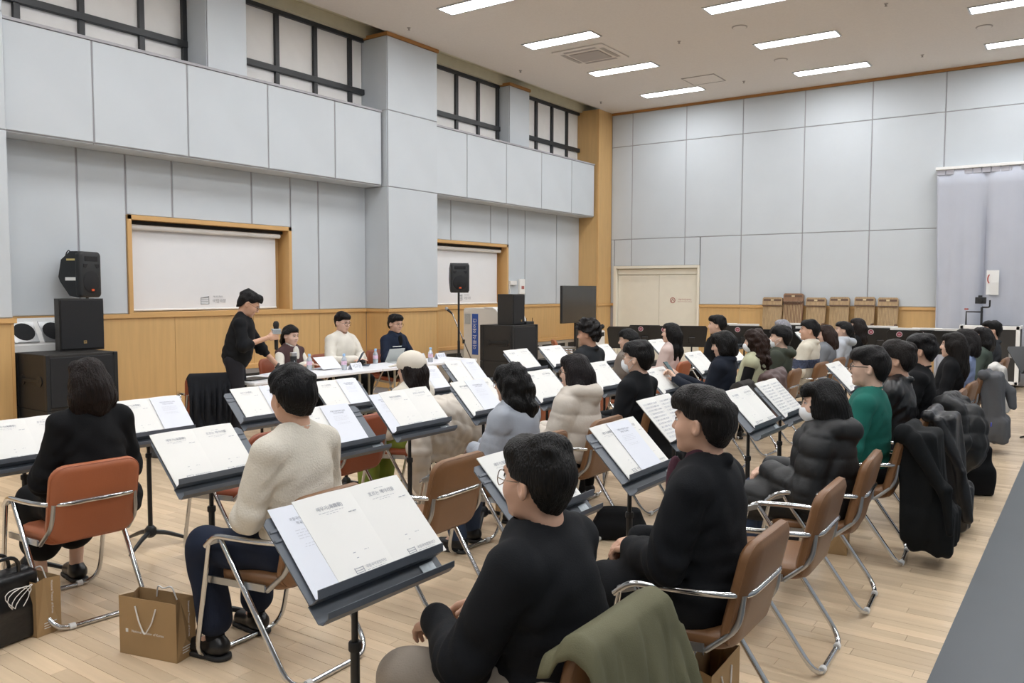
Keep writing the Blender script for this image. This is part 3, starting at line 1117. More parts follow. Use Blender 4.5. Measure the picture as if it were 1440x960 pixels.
# ---- chairs
CH = [
    (C1 - 0.08, 1.88, 'tan', 'tan padded folding chair under the man with wire glasses, green trench over its back'),
    (C1, 2.90, 'tan', 'tan padded folding chair under the man in the black wool coat'),
    (C1, 3.76, 'tan', 'empty tan padded folding chair between the wool coated man and the black puffer woman'),
    (C1, 4.56, 'tan', 'tan padded folding chair under the woman in the long black puffer'),
    (C1, 5.48, 'tan', 'tan padded folding chair under the teal sweater man, black wool coat on its back'),
    (C1, 6.35, 'tan', 'tan padded folding chair under the man in the leather jacket'),
    (C1, 7.20, 'tan', 'tan padded folding chair with a black puffer jacket and backpack over its back'),
    (C1, 8.02, 'tan', 'empty tan padded folding chair just behind the hung black puffer jacket'),
    (C1, 8.78, 'tan', 'tan padded folding chair under the long haired woman in black'),
    (C1, 9.70, 'tan', 'tan padded folding chair with a grey wool coat over its back'),
    (C1, 10.50, 'tan', 'tan padded folding chair with a white knit over its back'),
    (C1, 11.25, 'tan', 'tan padded folding chair under the woman in the green jacket'),
    (C1, 12.20, 'tan', 'tan padded folding chair under the dark suited man by the flight case'),
    (C2, 2.38, 'tan', 'tan padded folding chair under the man in the cream sweater'),
    (C2, 3.28, 'tan', 'empty tan padded folding chair behind the seated grey blue puffer woman'),
    (C2, 4.12, 'tan', 'tan padded folding chair under the woman in the grey blue puffer'),
    (C2, 4.85, 'tan', 'tan padded folding chair under the woman in the cream hooded puffer'),
    (C2, 5.62, 'tan', 'tan padded folding chair under the masked man, black coat over its back'),
    (C2, 6.50, 'tan', 'empty tan padded folding chair between the masked man and the phone reader'),
    (C2, 7.38, 'tan', 'tan padded folding chair under the woman reading a phone'),
    (C2, 8.25, 'tan', 'tan padded folding chair under the woman in the pale green vest'),
    (C2, 9.05, 'tan', 'tan padded folding chair under the man in the green parka'),
    (C2, 10.15, 'tan', 'tan padded folding chair under the man in the patterned sweater'),
    (C2, 10.95, 'tan', 'tan padded folding chair under the woman in the grey coat'),
    (C2, 11.80, 'tan', 'tan padded folding chair under the woman in the pale grey hood'),
    (C2, 12.60, 'tan', 'tan padded folding chair under the long haired woman by the zithers'),
    (C3, 2.15, 'orange', 'terracotta padded folding chair under the woman in the long black coat'),
    (C3, 3.22, 'red', 'empty red brown padded folding chair behind a stand with an open booklet'),
    (C3, 3.98, 'red', 'empty red brown padded folding chair beside the woman in the white cap'),
    (C3, 4.72, 'red', 'red brown padded folding chair under the woman in the white cap, beige puffer on it'),
    (C3, 5.55, 'orange', 'empty terracotta padded folding chair two places past the white cap woman'),
    (C3, 6.40, 'orange', 'empty terracotta padded folding chair next to the curly haired man'),
    (C3, 7.25, 'orange', 'terracotta padded folding chair under the curly haired man'),
    (C3, 8.15, 'orange', 'terracotta padded folding chair under the woman in the grey knit'),
    (C3, 9.25, 'orange', 'terracotta padded folding chair under the woman in pale pink'),
    (C3, 10.70, 'orange', 'terracotta padded folding chair under the young man in black'),
    (C3 + 0.6, 11.60, 'orange', 'terracotta padded folding chair under the grey haired woman'),
]
for (x, y, col, lab) in CH:
    chair(x, y, FACE + R(random.Random(int(y * 100)).uniform(-5, 5)), lab, col)


def kill(o):
    for c in list(o.children):
        kill(c)
    bpy.data.objects.remove(o)

# ================================================================ EQUIPMENT
M_cab = mat('black_textured_cabinet', '#2a2826', rough=0.6, var=0.08, vscale=30, bump=0.2, bscale=300)
M_grille = mat('black_speaker_cloth', '#1c1d20', rough=0.85, var=0.08, vscale=40, bump=0.25, bscale=500)
M_blkpl = mat('black_plastic', '#1f2123', rough=0.45, var=0.06)
M_gold = mat('gold_badge', '#b89d6b', rough=0.35, metal=0.6)
M_badge = mat('orange_badge', '#e05a2b', rough=0.4)
M_beigepl = mat('warm_white_casing', '#dcd8d0', rough=0.45, var=0.02)
M_blue = mat('blue_sticker', '#2f57a8', rough=0.5, var=0.03)
M_tv = mat('tv_glass', '#3a3b3a', rough=0.22, var=0.03, spec=0.6)
M_table = mat('white_laminate', '#e9eaee', rough=0.4, var=0.01)
M_tleg = mat('beige_table_leg', '#a39f92', rough=0.4, metal=0.5, var=0.03)
M_water = mat('clear_bottle', '#dfe9f2', rough=0.12, var=0.02, trans=0.6)
M_cap = mat('pale_blue_cap', '#9cc3ea', rough=0.4)
M_lab = mat('pink_bottle_label', '#dfc0d6', rough=0.5, var=0.2, vscale=60)


def sub(name, x, y, z, d, w, h, label, holes=True, group=None):
    """subwoofer cabinet; front at local x=0 facing +X, side towards -Y."""
    t = empty(name, (x, y, z), label=label, cat='subwoofer', group=group)
    B().bb((-d, 0.0, 0.0), (-0.02, w, h), 0.008).obj('cabinet', M_cab, t, smooth=None)
    B().bb((-0.03, 0.03, 0.03), (0.0, w - 0.03, h - 0.03), 0.006).obj('front_grille', M_grille, t, smooth=None)
    for (a, b) in (((-0.05, -0.012, 0.0), (0.004, 0.03, h)), ((-0.05, w - 0.03, 0), (0.004, w + 0.012, h)), ((-d - 0.002, -0.012, 0), (-d + 0.06, 0.02, h))):
        B().bb(a, b, 0.006).obj('corner_rail', M_blkpl, t, smooth=None)
    if holes:
        for xx in (-d * 0.77, -d * 0.23):
            B().lathe([(0.055, 0.006), (0.055, -0.002), (0.045, -0.004), (0.02, -0.03), (0.0, -0.03)], 18, (xx, -0.004, h * 0.52), Matrix.Rotation(R(90), 3, 'X')).obj('handle_cup', M_blkpl, t)
        B().bb((-d * 0.77, -0.012, h * 0.52 - 0.018), (-d * 0.23, -0.001, h * 0.52 + 0.018), 0.004).obj('handle_bar', M_blkpl, t, smooth=None)
    return t


sub('subwoofer', -8.5, 4.05, 0.0, 0.66, 0.72, 0.418, 'low black subwoofer on the floor under a bigger subwoofer by the left wall', False)
sub('subwoofer', -8.5, 4.05, 0.42, 0.66, 0.72, 0.565, 'big black subwoofer with side handle under the square monitor speaker')
ms = empty('monitor_speaker', (-8.86, 4.37, 0.987), label='square black monitor loudspeaker with gold badge on the big subwoofer', cat='loudspeaker')
B().prism([(-0.02, 0.0), (-0.02, 0.475), (-0.28, 0.38), (-0.28, 0.08)], 0, 0.555, 'z').obj('cabinet', M_cab, ms, smooth=None)
B().bb((-0.02, 0.008, 0.02), (0.004, 0.467, 0.54), 0.006).obj('front_grille', M_grille, ms, smooth=None)
B().bb((0.004, 0.24, 0.075), (0.007, 0.272, 0.107)).obj('badge', M_gold, ms, smooth=None)
B().bb((0.007, 0.248, 0.084), (0.008, 0.255, 0.099)).bb((0.007, 0.255, 0.092), (0.008, 0.265, 0.099)).obj('badge_mark', M_blkpl, ms, smooth=None)


def pa_speaker(x, y, z, rz, label, s=1.0, side=True):
    """moulded PA speaker, front facing local +X, bottom at z."""
    t = empty('pa_speaker', (x, y, z), rz, label=label, cat='loudspeaker')
    w, h = 0.165 * s, 0.51 * s
    b = B()
    prof = [(0.0, -w, 0.0), (0.0, w, 0.0)]
    b.prism([(-0.12 * s, 0.02 * s), (0.0, 0.0), (0.0, h), (-0.10 * s, h), (-0.22 * s, h * 0.82), (-0.26 * s, h * 0.45), (-0.24 * s, h * 0.35)], -w * 0.92, w * 0.92, 'y')
    # prism along y takes (x, z) pairs
    b.obj('cabinet', M_blkpl, t, smooth=None)
    fr = pad(2 * w, h, 0.07 * s, 0.05 * s, 0, 0.006 * s)
    fr.xf(Matrix.Translation((0, 0, h / 2)) @ Matrix.Rotation(R(90), 4, 'Z'))
    fr.obj('front_moulding', M_blkpl, t, smooth=50)
    B().lathe([(0.125 * s, 0.0), (0.125 * s, 0.006), (0.11 * s, 0.014), (0.0, 0.02)], 28, (0.038 * s, 0, h * 0.34), Matrix.Rotation(R(90), 3, 'Y')).obj('woofer_grille', M_grille, t)
    B().bb((0.036 * s, -0.10 * s, h * 0.79), (0.046 * s, 0.10 * s, h * 0.90), 0.004).obj('horn', M_grille, t, smooth=None)
    for sy in (-1, 1):
        B().prism([(sy * 0.055 * s, h * 0.73), (sy * 0.12 * s, h * 0.73), (sy * 0.12 * s, h * 0.66), (sy * 0.085 * s, h * 0.64)], 0.036 * s, 0.045 * s, 'x').obj('bass_port', M_grille, t, smooth=None)
    B().bb((0.052 * s, -0.02 * s, h * 0.14), (0.062 * s, 0.02 * s, h * 0.19), 0.002).obj('badge', M_badge, t, smooth=None)
    if side:
        B().bb((-0.17 * s, -w * 0.925, h * 0.37), (-0.03 * s, -w * 0.915, h * 0.44)).obj('side_label', M_white, t, smooth=None)
        B().bb((-0.15 * s, -w * 0.925, h * 0.80), (-0.04 * s, -w * 0.915, h * 0.84)).obj('side_tape', mat('yellow_tape', '#c9b878', rough=0.6), t, smooth=None)
        B().tube([(-0.12 * s, -w * 0.8, h), (-0.16 * s, -w * 0.6, h * 1.03), (-0.22 * s, -w * 0.4, h * 0.98), (-0.25 * s, -w * 0.5, h * 0.7), (-0.24 * s, -w * 0.5, h * 0.5)], 0.006, 6, 0.03).obj('power_cable', M_rubber, t)
    return t


def speaker_tripod(x, y, top, label, spread=0.5):
    t = empty('speaker_stand', (x, y, 0), label=label, cat='tripod stand')
    B().tube([(0, 0, 0.08), (0, 0, top * 0.55)], 0.02, 12).obj('outer_tube', M_pole, t)
    B().tube([(0, 0, top * 0.5), (0, 0, top)], 0.016, 12).obj('inner_tube', M_pole, t)
    B().lathe([(0.034, 0.62), (0.034, 0.70)], 12).obj('collar', M_pole, t)
    for k in range(3):
        a = R(35 + 120 * k)
        c, s = math.cos(a), math.sin(a)
        B().tube([(0.03 * c, 0.03 * s, 0.66), (spread * c, spread * s, 0.012)], 0.012, 8).obj('leg', M_pole, t)
        B().tube([(0.02 * c, 0.02 * s, 0.16), (spread * 0.5 * c, spread * 0.5 * s, 0.34)], 0.008, 6).obj('brace', M_pole, t)
    return t


p = at_x(123, 386, -9.2)
speaker_tripod(-9.33, p.y + 0.06, 1.66, 'black tripod stand behind the left subwoofers', 0.17)
pa_speaker(-9.22, p.y + 0.02, p.z - 0.255, R(22), 'moulded black loudspeaker with orange badge high above the left subwoofers')


def cooler(x, y, rz, label, nv, w, d, h):
    """portable spot cooler; fans look to local +X, sticker side to local -Y."""
    t = empty('spot_cooler', (x, y, 0), rz, label=label, cat='air cooler')
    B().prism([(-d, 0.12), (0.0, 0.12), (0.0, h * 0.80), (-0.06, h * 0.89), (-0.15, h * 0.975), (-0.22, h), (-d + 0.03, h), (-d, h - 0.03)], 0, w, 'y').obj('casing', M_beigepl, t, smooth=None)
    B().sheet([(0.004, h * 0.70), (0.006, h * 0.80), (-0.055, h * 0.895), (-0.148, h * 0.983), (-0.22, h + 0.010), (-max(min(0.40, d - 0.02), 0.26), h + 0.010)], 0, 1, 0.016, frame_matrix((0, -0.008, 0), (0, w + 0.016, 0), (1, 0, 0), (0, 0, 1))).obj('top_hood', M_white, t, smooth=None)
    n = nv
    A_, B_ = Vector((0.006, 0, h * 0.80)), Vector((-0.175, 0, h * 0.99))
    ud = (B_ - A_).normalized()
    nd = Vector((ud.z, 0, -ud.x))
    vl = (B_ - A_).length
    for k in range(n):
        yc = w * (k + 0.5) / n
        Mx = frame_matrix((A_ + B_) / 2 + Vector((0, yc, 0)) + nd * 0.012, (0, 1, 0), ud, nd)
        B().box((0, 0, 0.014), (w / n * 0.84, vl * 0.86, 0.012), None, 0.004).xf(Mx).obj('vent_frame', M_alu, t, smooth=None)
        v = B().lathe([(min(w / n, vl) * 0.36, 0.018), (min(w / n, vl) * 0.36, 0.026), (min(w / n, vl) * 0.30, 0.028), (0, 0.030)], 20)
        v.xf(Mx).obj('vent_louvre', M_grille, t)
    B().bb((0.0, w * 0.45, h * 0.45), (0.006, w * 0.62, h * 0.60)).obj('control_panel', M_blue, t, smooth=None)
    st = B().bb((-d * 0.78, -0.006, h * 0.42), (-d * 0.62, -0.001, h * 0.93), 0.002)
    so = st.obj('side_sticker', M_blue, t, smooth=None)
    V, Fc = text_mesh('이동식 에어컨', 0.09)
    Mt = frame_matrix((-d * 0.70, -0.0065, h * 0.68), (0, 0, 1), (-1, 0, 0), (0, -1, 0))
    B().add([Mt @ Vector(q) for q in V], Fc).obj('sticker_lettering', M_white, so, smooth=None)
    B().bb((-d * 0.97, -0.004, h * 0.80), (-d * 0.82, -0.001, h * 0.93)).obj('notice_label', M_plate, t, smooth=None)
    for (a, b) in ((-0.08, 0.06), (-d + 0.08, 0.06), (-0.08, w - 0.06), (-d + 0.08, w - 0.06)):
        B().lathe([(0.06, -0.02), (0.06, 0.02)], 14, (a, b, 0.06), Matrix.Rotation(R(90), 3, 'X')).obj('castor', M_rubber, t)
    return t


cooler(-9.18, 4.03, R(0), 'white spot cooler with two round vents half hidden by the left subwoofers', 2, 0.60, 0.33, 1.31)
p = at_z(650, 490, 0.62)
cooler(-7.86, 10.90, R(-4), 'white spot cooler with a long blue sticker by the stacked subwoofers', 3, 0.62, 0.86, 1.34)

sub('subwoofer', -7.15, 10.18, 0.0, 0.62, 0.66, 0.553, 'lower black subwoofer of the stack beside the spot cooler with the blue sticker', group=None)
sub('subwoofer', -7.15, 10.18, 0.555, 0.62, 0.66, 0.553, 'upper black subwoofer of the stack beside the spot cooler with the blue sticker')
m2 = empty('monitor_speaker', (-7.22, 10.28, 1.11), label='narrow black loudspeaker standing on the stacked subwoofers', cat='loudspeaker')
B().bb((-0.30, 0, 0), (-0.012, 0.31, 0.47), 0.006).obj('cabinet', M_cab, m2, smooth=None)
B().bb((-0.014, 0.012, 0.012), (0.004, 0.298, 0.458), 0.004).obj('front_grille', M_grille, m2, smooth=None)
B().bb((0.004, 0.20, 0.05), (0.007, 0.225, 0.08)).obj('badge', M_gold, m2, smooth=None)
mx = empty('wireless_receiver', (-7.2, 10.70, 1.11), label='small black wireless receiver on top of the stacked subwoofers', cat='receiver')
B().bb((-0.2, -0.09, 0), (0, 0.12, 0.045), 0.004).obj('receiver_body', M_blkpl, mx, smooth=None)
for yy in (-0.07, 0.10):
    B().tube([(-0.02, yy, 0.04), (-0.02, yy, 0.10)], 0.005, 6).obj('antenna', M_rubber, mx)

tp = at_z(643, 548, 0.0)
sx, sy = -7.75, 9.62
q = at_x(645, 391, sx)
speaker_tripod(sx, q.y, q.z - 0.2, 'tall black tripod stand next to the tall pillar', 0.45)
pa_speaker(sx + 0.02, q.y, q.z - 0.215, R(-42), 'moulded black loudspeaker on the tall tripod stand', 0.86, side=False)

# microphone stand with boom
b0 = at_z(668, 556, 0.0)
t = empty('microphone_stand', (b0.x, b0.y, 0), label='chrome boom microphone stand leaning beside the white table end', cat='microphone stand')
dd = math.hypot(b0.x, b0.y)
def rel(px, py):
    # a point above the stand's base plane, seen through the pixel, at the base's depth
    d = ray(px, py)
    s = (b0.x * fwd.x + b0.y * fwd.y + (0 - CAMH) * fwd.z) / 1.0
    w = d * s
    return Vector((w.x - b0.x, w.y - b0.y, w.z + CAMH))
a1, a2, a3 = rel(664, 508), rel(652, 480), rel(636, 441)
B().tube([(0, 0, 0.03), (a1.x, a1.y, a1.z)], 0.012, 8).obj('upright_tube', M_pole, t)
B().tube([a1, a3], 0.0105, 8).obj('boom_tube', M_chrome, t)
B().lathe([(0.02, -0.03), (0.02, 0.03)], 10, a2).obj('boom_clutch', M_rubber, t)
a4 = rel(628, 434)
mc = B().tube([a3, a4], 0.014, 8, r2=0.02).obj('microphone', M_blkpl, t)
B().lathe([(0.0, -0.03), (0.02, -0.022), (0.028, 0), (0.02, 0.022), (0, 0.03)], 12, a4).obj('microphone_head', M_alu, mc)
for k in range(3):
    a = R(20 + 120 * k)
    B().tube([(0, 0, 0.06), (0.3 * math.cos(a), 0.3 * math.sin(a), 0.012)], 0.01, 6).obj('leg', M_pole, t)

# television on a stand
tv = empty('television', (-8.15, 13.0, 0), label='dark flat television on a floor stand near the cream door', cat='television')
y0, y1 = at_x(790.5, 428, -8.15).y - 13.0, at_x(838.5, 428, -8.15).y - 13.0
z1, z0 = at_x(791, 401.5, -8.15).z, at_x(789, 455, -8.15).z
B().bb((-0.05, y0, z0), (0.0, y1, z1), 0.006).obj('bezel', M_blkpl, tv, smooth=None)
B().bb((-0.005, y0 + 0.012, z0 + 0.018), (0.003, y1 - 0.012, z1 - 0.012)).obj('screen', M_tv, tv, smooth=None)
ym = (y0 + y1) / 2
B().bb((-0.10, ym - 0.05, 0.06), (-0.05, ym + 0.05, (z0 + z1) / 2), 0.006).obj('stand_column', M_blkpl, tv, smooth=None)
B().bb((-0.32, ym - 0.4, 0.02), (0.20, ym + 0.4, 0.07), 0.01).obj('stand_base', M_blkpl, tv, smooth=None)
B().bb((-0.2, ym - 0.25, 0.5), (0.12, ym + 0.25, 0.53), 0.006).obj('stand_shelf', M_blkpl, tv, smooth=None)
dh = empty('dehumidifier', (-8.45, 15.1, 0), label='white boxy dehumidifier beside the wooden corner pillar', cat='dehumidifier')
p = at_x(844, 455, -8.45)
dh.location.y = p.y
B().bb((-0.35, -0.22, 0), (0, 0.22, 0.80), 0.03).obj('body', M_white, dh, smooth=None)
B().bb((-0.25, -0.18, 0.80), (-0.05, 0.18, 0.83), 0.01).obj('top_lid', M_white, dh, smooth=None)
B().bb((-0.002, -0.17, 0.68), (0.004, 0.17, 0.76)).obj('air_slot', M_dark, dh, smooth=None)
ip = at_x(732, 402, XR)
ic = empty('wall_intercom', (XR + 0.002, ip.y, ip.z), label='white wall intercom box with cable on the left wall', cat='intercom')
B().bb((0, -0.09, -0.16), (0.05, 0.09, 0.14), 0.01).obj('intercom_box', M_white, ic, smooth=None)
B().bb((0, -0.42, 0.02), (0.05, -0.2, 0.10), 0.008).obj('side_bracket', M_white, ic, smooth=None)
B().tube([(0.03, -0.2, 0.05), (0.03, -0.30, 0.0), (0.03, -0.36, 0.1), (0.03, -0.44, 0.0), (0.03, -0.40, -0.15)], 0.008, 6, 0.04).obj('cable', M_white, ic)
B().bb((0.05, -0.04, -0.06), (0.054, 0.05, 0.0)).obj('button_plate', M_redprint, ic, smooth=None)
rk = empty('equipment_rack', (-6.9, 10.95, 0), label='open silver framed equipment rack with dark gear behind the subwoofers', cat='equipment rack')
for (a, b) in ((0, 0), (0, 0.6), (-0.45, 0), (-0.45, 0.6)):
    B().bb((a - 0.02, b - 0.02, 0), (a + 0.02, b + 0.02, 0.72)).obj('rack_post', M_alu, rk, smooth=None)
B().bb((-0.47, -0.02, 0.70), (0.02, 0.62, 0.73)).obj('rack_top', M_alu, rk, smooth=None)
for z in (0.12, 0.36):
    B().bb((-0.44, 0.03, z), (0.0, 0.57, z + 0.18), 0.004).obj('rack_unit', M_blkpl, rk, smooth=None)
B().bb((0.0, 0.2, 0.42), (0.004, 0.34, 0.45)).obj('rack_display', M_blue, rk, smooth=None)
p = at_z(814, 478, 0.75)
chair(-7.3, 12.05, R(-50), 'terracotta padded folding chair standing alone near the television', 'orange')

# ---- panel tables
def table(x, y, L, W, label):
    t = empty('folding_table', (x, y, 0), 0, label=label, cat='table', group='white folding tables of the panel')
    B().bb((-W / 2, -L / 2, 0.69), (W / 2, L / 2, 0.72), 0.008).obj('tabletop', M_table, t, smooth=None)
    for s in (-1, 1):
        yy = s * (L / 2 - 0.28)
        for sx in (-1, 1):
            B().tube([(sx * W * 0.36, yy, 0.69), (sx * W * 0.36, yy, 0.25), (sx * W * 0.45, yy + s * 0.05, 0.013)], 0.014, 8, 0.05).obj('leg', M_tleg, t)
        B().tube([(-W * 0.36, yy, 0.30), (W * 0.36, yy, 0.30)], 0.01, 6).obj('leg_stretcher', M_tleg, t)
        B().tube([(0, yy, 0.30), (0, yy - s * 0.38, 0.68)], 0.009, 6).obj('leg_brace', M_tleg, t)
    return t


table(-7.10, 6.12, 1.80, 0.60, 'white folding table by the standing presenter, papers and tumbler on it')
table(-7.10, 7.94, 1.80, 0.60, 'white folding table before the man in the navy cardigan')


def on_table(px, py, z=0.72):
    p = at_z(px, py, z)
    p.x = min(max(p.x, -7.36), -6.84)
    return p


def bottle(px, py, who):
    p = on_table(px, py)
    t = empty('water_bottle', (p.x, p.y, 0.721), label='small water bottle with pale blue cap ' + who, cat='bottle', group='water bottles on the panel table')
    B().lathe([(0.028, 0), (0.031, 0.005), (0.031, 0.11), (0.028, 0.125), (0.014, 0.155), (0.013, 0.165)], 16).obj('bottle_body', M_water, t)
    B().lathe([(0.0315, 0.06), (0.0315, 0.105)], 16).obj('bottle_label', M_lab, t)
    B().lathe([(0.016, 0.163), (0.016, 0.185), (0.014, 0.188)], 16).obj('bottle_cap', M_cap, t)


bottle(418, 519, 'beside the black tumbler')
bottle(484, 520, 'in front of the man in white')
bottle(512.5, 510, 'by the pale tablet')
bottle(605.5, 509, 'near the table end beside the name card')
p = on_table(405, 522)
tm = empty('tumbler', (p.x, p.y, 0.721), label='black tumbler with printed pink flower and steel lid', cat='tumbler')
B().lathe([(0.034, 0), (0.036, 0.01), (0.038, 0.18)], 20).obj('tumbler_body', M_blkpl, tm)
B().lathe([(0.039, 0.178), (0.039, 0.215), (0.036, 0.218)], 20).obj('tumbler_lid', M_alu, tm)
B().tube([(0.034, -0.02, 0.05), (0.038, -0.012, 0.09), (0.036, -0.018, 0.13)], 0.004, 5).obj('printed_stem', M_plate, tm)
B().lathe([(0.0, -0.012), (0.012, 0), (0.0, 0.012)], 8, (0.033, -0.018, 0.055)).obj('printed_flower', M_lab, tm)


def tablet(px, py, rz, col, label, s=1.0):
    p = on_table(px, py)
    t = empty('tablet', (p.x, p.y, 0.721), rz, label=label, cat='tablet')
    m = mat('tablet_case_' + col, col, rough=0.5, var=0.03)
    # case leans back: screen faces local -Y, viewer sees the back from +Y
    Mx = Matrix.Rotation(R(-28), 4, 'X')
    B().box((0, 0, 0.095 * s), (0.25 * s, 0.010, 0.185 * s), None, 0.004).xf(Mx).obj('case_back', m, t, smooth=None)
    B().box((0, -0.0065, 0.095 * s), (0.235 * s, 0.003, 0.17 * s)).xf(Mx).obj('screen', M_tv, t, smooth=None)
    B().box((0, 0.10 * s, 0.004), (0.25 * s, 0.12 * s, 0.006), None, 0.002).obj('case_flap', m, t, smooth=None)
    B().tube([(-0.09 * s, 0.06 * s, 0.19 * s), (0.05 * s, 0.06 * s, 0.19 * s)], 0.005, 6).obj('stylus', M_white, t)


tablet(490, 513, R(-50), '#4a5462', 'dark folded tablet stand before the man in white', 1.0)
tablet(528, 507, R(-95), '#b9bdbb', 'pale grey tablet case standing before the navy cardigan man', 1.05)
for (px, py, who, nm) in ((500, 519, 'before the man in white', '이고운'), (619, 504, 'by the last water bottle', '박성준'), (590, 505, 'behind the white cap', '김영상')):
    p = on_table(px, py)
    t = empty('name_card', (p.x, p.y, 0.721), 0, label='folded white paper name card ' + who, cat='name card', group='name cards on the panel table')
    B().prism([(-0.04, 0), (-0.003, 0.075), (0.003, 0.075), (0.04, 0), (0.036, 0), (0.0, 0.07), (-0.036, 0)], -0.085, 0.085, 'y').obj('folded_card', M_paper, t, smooth=None)
    V, Fc = text_mesh(nm, 0.05)
    a = math.atan2(0.075, -0.037)
    Mt = frame_matrix((0.0225, 0, 0.036), (0, 1, 0), (math.cos(a), 0, math.sin(a)), (math.sin(a), 0, -math.cos(a)))
    B().add([Mt @ Vector(q) for q in V], Fc).obj('card_lettering', M_ink, t, smooth=None)
for (px, py, who) in ((510, 514, 'by the pale tablet'), (590, 507, 'before the navy cardigan man')):
    p = on_table(px, py)
    t = empty('table_microphone', (p.x, p.y, 0.721), label='small black foam headed table microphone ' + who, cat='microphone')
    B().lathe([(0.04, 0), (0.04, 0.012), (0.012, 0.02)], 14).obj('microphone_foot', M_blkpl, t)
    B().lathe([(0, 0.018), (0.03, 0.03), (0.036, 0.048), (0.03, 0.066), (0, 0.078)], 14).obj('foam_head', M_rubber, t)
# sheet held up by the panel woman, loose papers by the presenter
t = empty('paper_sheet', (-7.28, 6.62, 0.722), label='white sheet tilted up on the table before the woman in the brown vest', cat='paper')
B().box((0, 0, 0), (0.21, 0.297, 0.0015)).xf(Matrix.Translation((0.0, 0, 0.075)) @ Matrix.Rotation(R(38), 4, 'Y')).obj('sheet', M_paper, t, smooth=None)
for i, (px, py, a) in enumerate(((372, 524, 20), (385, 521, -15), (455, 518, 8))):
    p = on_table(px, py)
    w = ('under the presenter hand', 'beside the tumbler', 'in the middle of the table')[i]
    o = B().box((0, 0, 0.001), (0.21, 0.297, 0.002)).obj('paper_sheet', M_paper, None, (p.x, p.y, 0.721 + 0.0022 * i), R(a), smooth=None)
    tag(o, 'white sheet of paper lying flat on the table ' + w, 'paper')
o = B().bb((-0.11, -0.15, 0), (0.11, 0.15, 0.012), 0.003).obj('tablet', M_blkpl, None, (-7.08, 5.42, 0.721), R(12), smooth=None)
tag(o, 'black flat tablet lying on the table by the presenter', 'tablet')
# panel chairs
for (x, y, lab) in ((-8.0, 6.62, 'red brown padded chair under the panel woman in the brown vest'), (-8.02, 7.45, 'red brown padded chair under the panel man in white'),
                    (-8.0, 8.42, 'red brown padded chair under the man in the navy cardigan')):
    chair(x, y, R(-90), lab, 'red')
PCH = at_x(290, 540, -7.35)
chair(PCH.x, PCH.y, R(60), 'chair behind the presenter with a black coat over its back', 'red')

# cables on the floor by the table end
for (pts, w) in (([(618, 575), (632, 570), (640, 578), (655, 572), (668, 580), (690, 574)], 'under the table end'), ([(612, 566), (626, 561), (642, 566), (660, 560)], 'beside the tripod stand')):
    b = B().tube([at_z(x, y, 0.008) for (x, y) in pts], 0.007, 6, 0.05)
    tag(b.obj('power_cable', M_blue if 'tripod' in w else M_rubber, None), ('blue' if 'tripod' in w else 'black') + ' cable on the floor ' + w, 'cable')

# ---- orchestra desks at the back, black with round red stickers
M_desk = mat('black_desk_metal', '#17181a', rough=0.4, var=0.06)
M_stk = mat('sticker_white', '#d9c9cf', rough=0.5)
M_stkr = mat('sticker_red', '#93384c', rough=0.5)


def black_desk(px, ptop, w, label, z=1.22, rz=R(-150), sticker=0.6, tilt=12, pages=False):
    p = at_z(px, ptop, z)
    t = empty('orchestra_stand', (p.x, p.y, 0), rz, label=label, cat='music stand', group='black orchestra stands at the back')
    h = 0.36
    Md = frame_matrix((0, 0, z - h), (1, 0, 0), (0, math.sin(R(tilt)), math.cos(R(tilt))), (0, -math.cos(R(tilt)), math.sin(R(tilt))))
    B().prism([(-w / 2 + 0.03, 0), (w / 2 - 0.03, 0), (w / 2, h - 0.04), (w / 2 - 0.03, h), (-w / 2 + 0.03, h), (-w / 2, h - 0.04)], -0.006, 0, 'z').xf(Md).obj('desk_plate', M_desk, t, smooth=None)
    B().box((0, 0.0, 0.03), (w - 0.05, 0.006, 0.06)).xf(Md).obj('paper_ledge', M_desk, t, smooth=None)
    B().box((0, 0.12, -0.02), (0.10, 0.10, 0.03), None, 0.006).xf(Md).obj('tilt_block', M_pole, t, smooth=None)
    B().tube([(0, 0.0, 0.06), (0, 0.0, z - h + 0.12)], 0.013, 10).obj('pole', M_pole, t)
    for k in range(3):
        a = R(90 + 120 * k)
        B().tube([(0, 0, 0.09), (0.28 * math.cos(a), 0.28 * math.sin(a), 0.012)], 0.011, 6).obj('base_leg', M_pole, t)
    if sticker is not None:
        so = B().lathe([(0.042, 0), (0.042, 0.001)], 20).xf(Md @ Matrix.Translation((sticker * w / 2, h - 0.065, -0.0085))).obj('round_sticker', M_stk, t, smooth=None)
        r = B().lathe([(0.034, 0), (0.034, 0.001)], 18)
        r.xf(Md @ Matrix.Translation((sticker * w / 2, h - 0.065, -0.0097))).obj('sticker_disc', M_stkr, so, smooth=None)
        B().box((0, 0.006, 0), (0.04, 0.006, 0.001)).box((0, -0.008, 0), (0.03, 0.006, 0.001)).xf(Md @ Matrix.Translation((sticker * w / 2, h - 0.065, -0.0105))).obj('sticker_mark', M_stk, so, smooth=None)
    if pages:
        B().box((0, h / 2 + 0.03, 0.012), (w * 0.8, h, 0.016)).xf(Md).obj('bound_score', M_ivory, t, smooth=None)
    return t


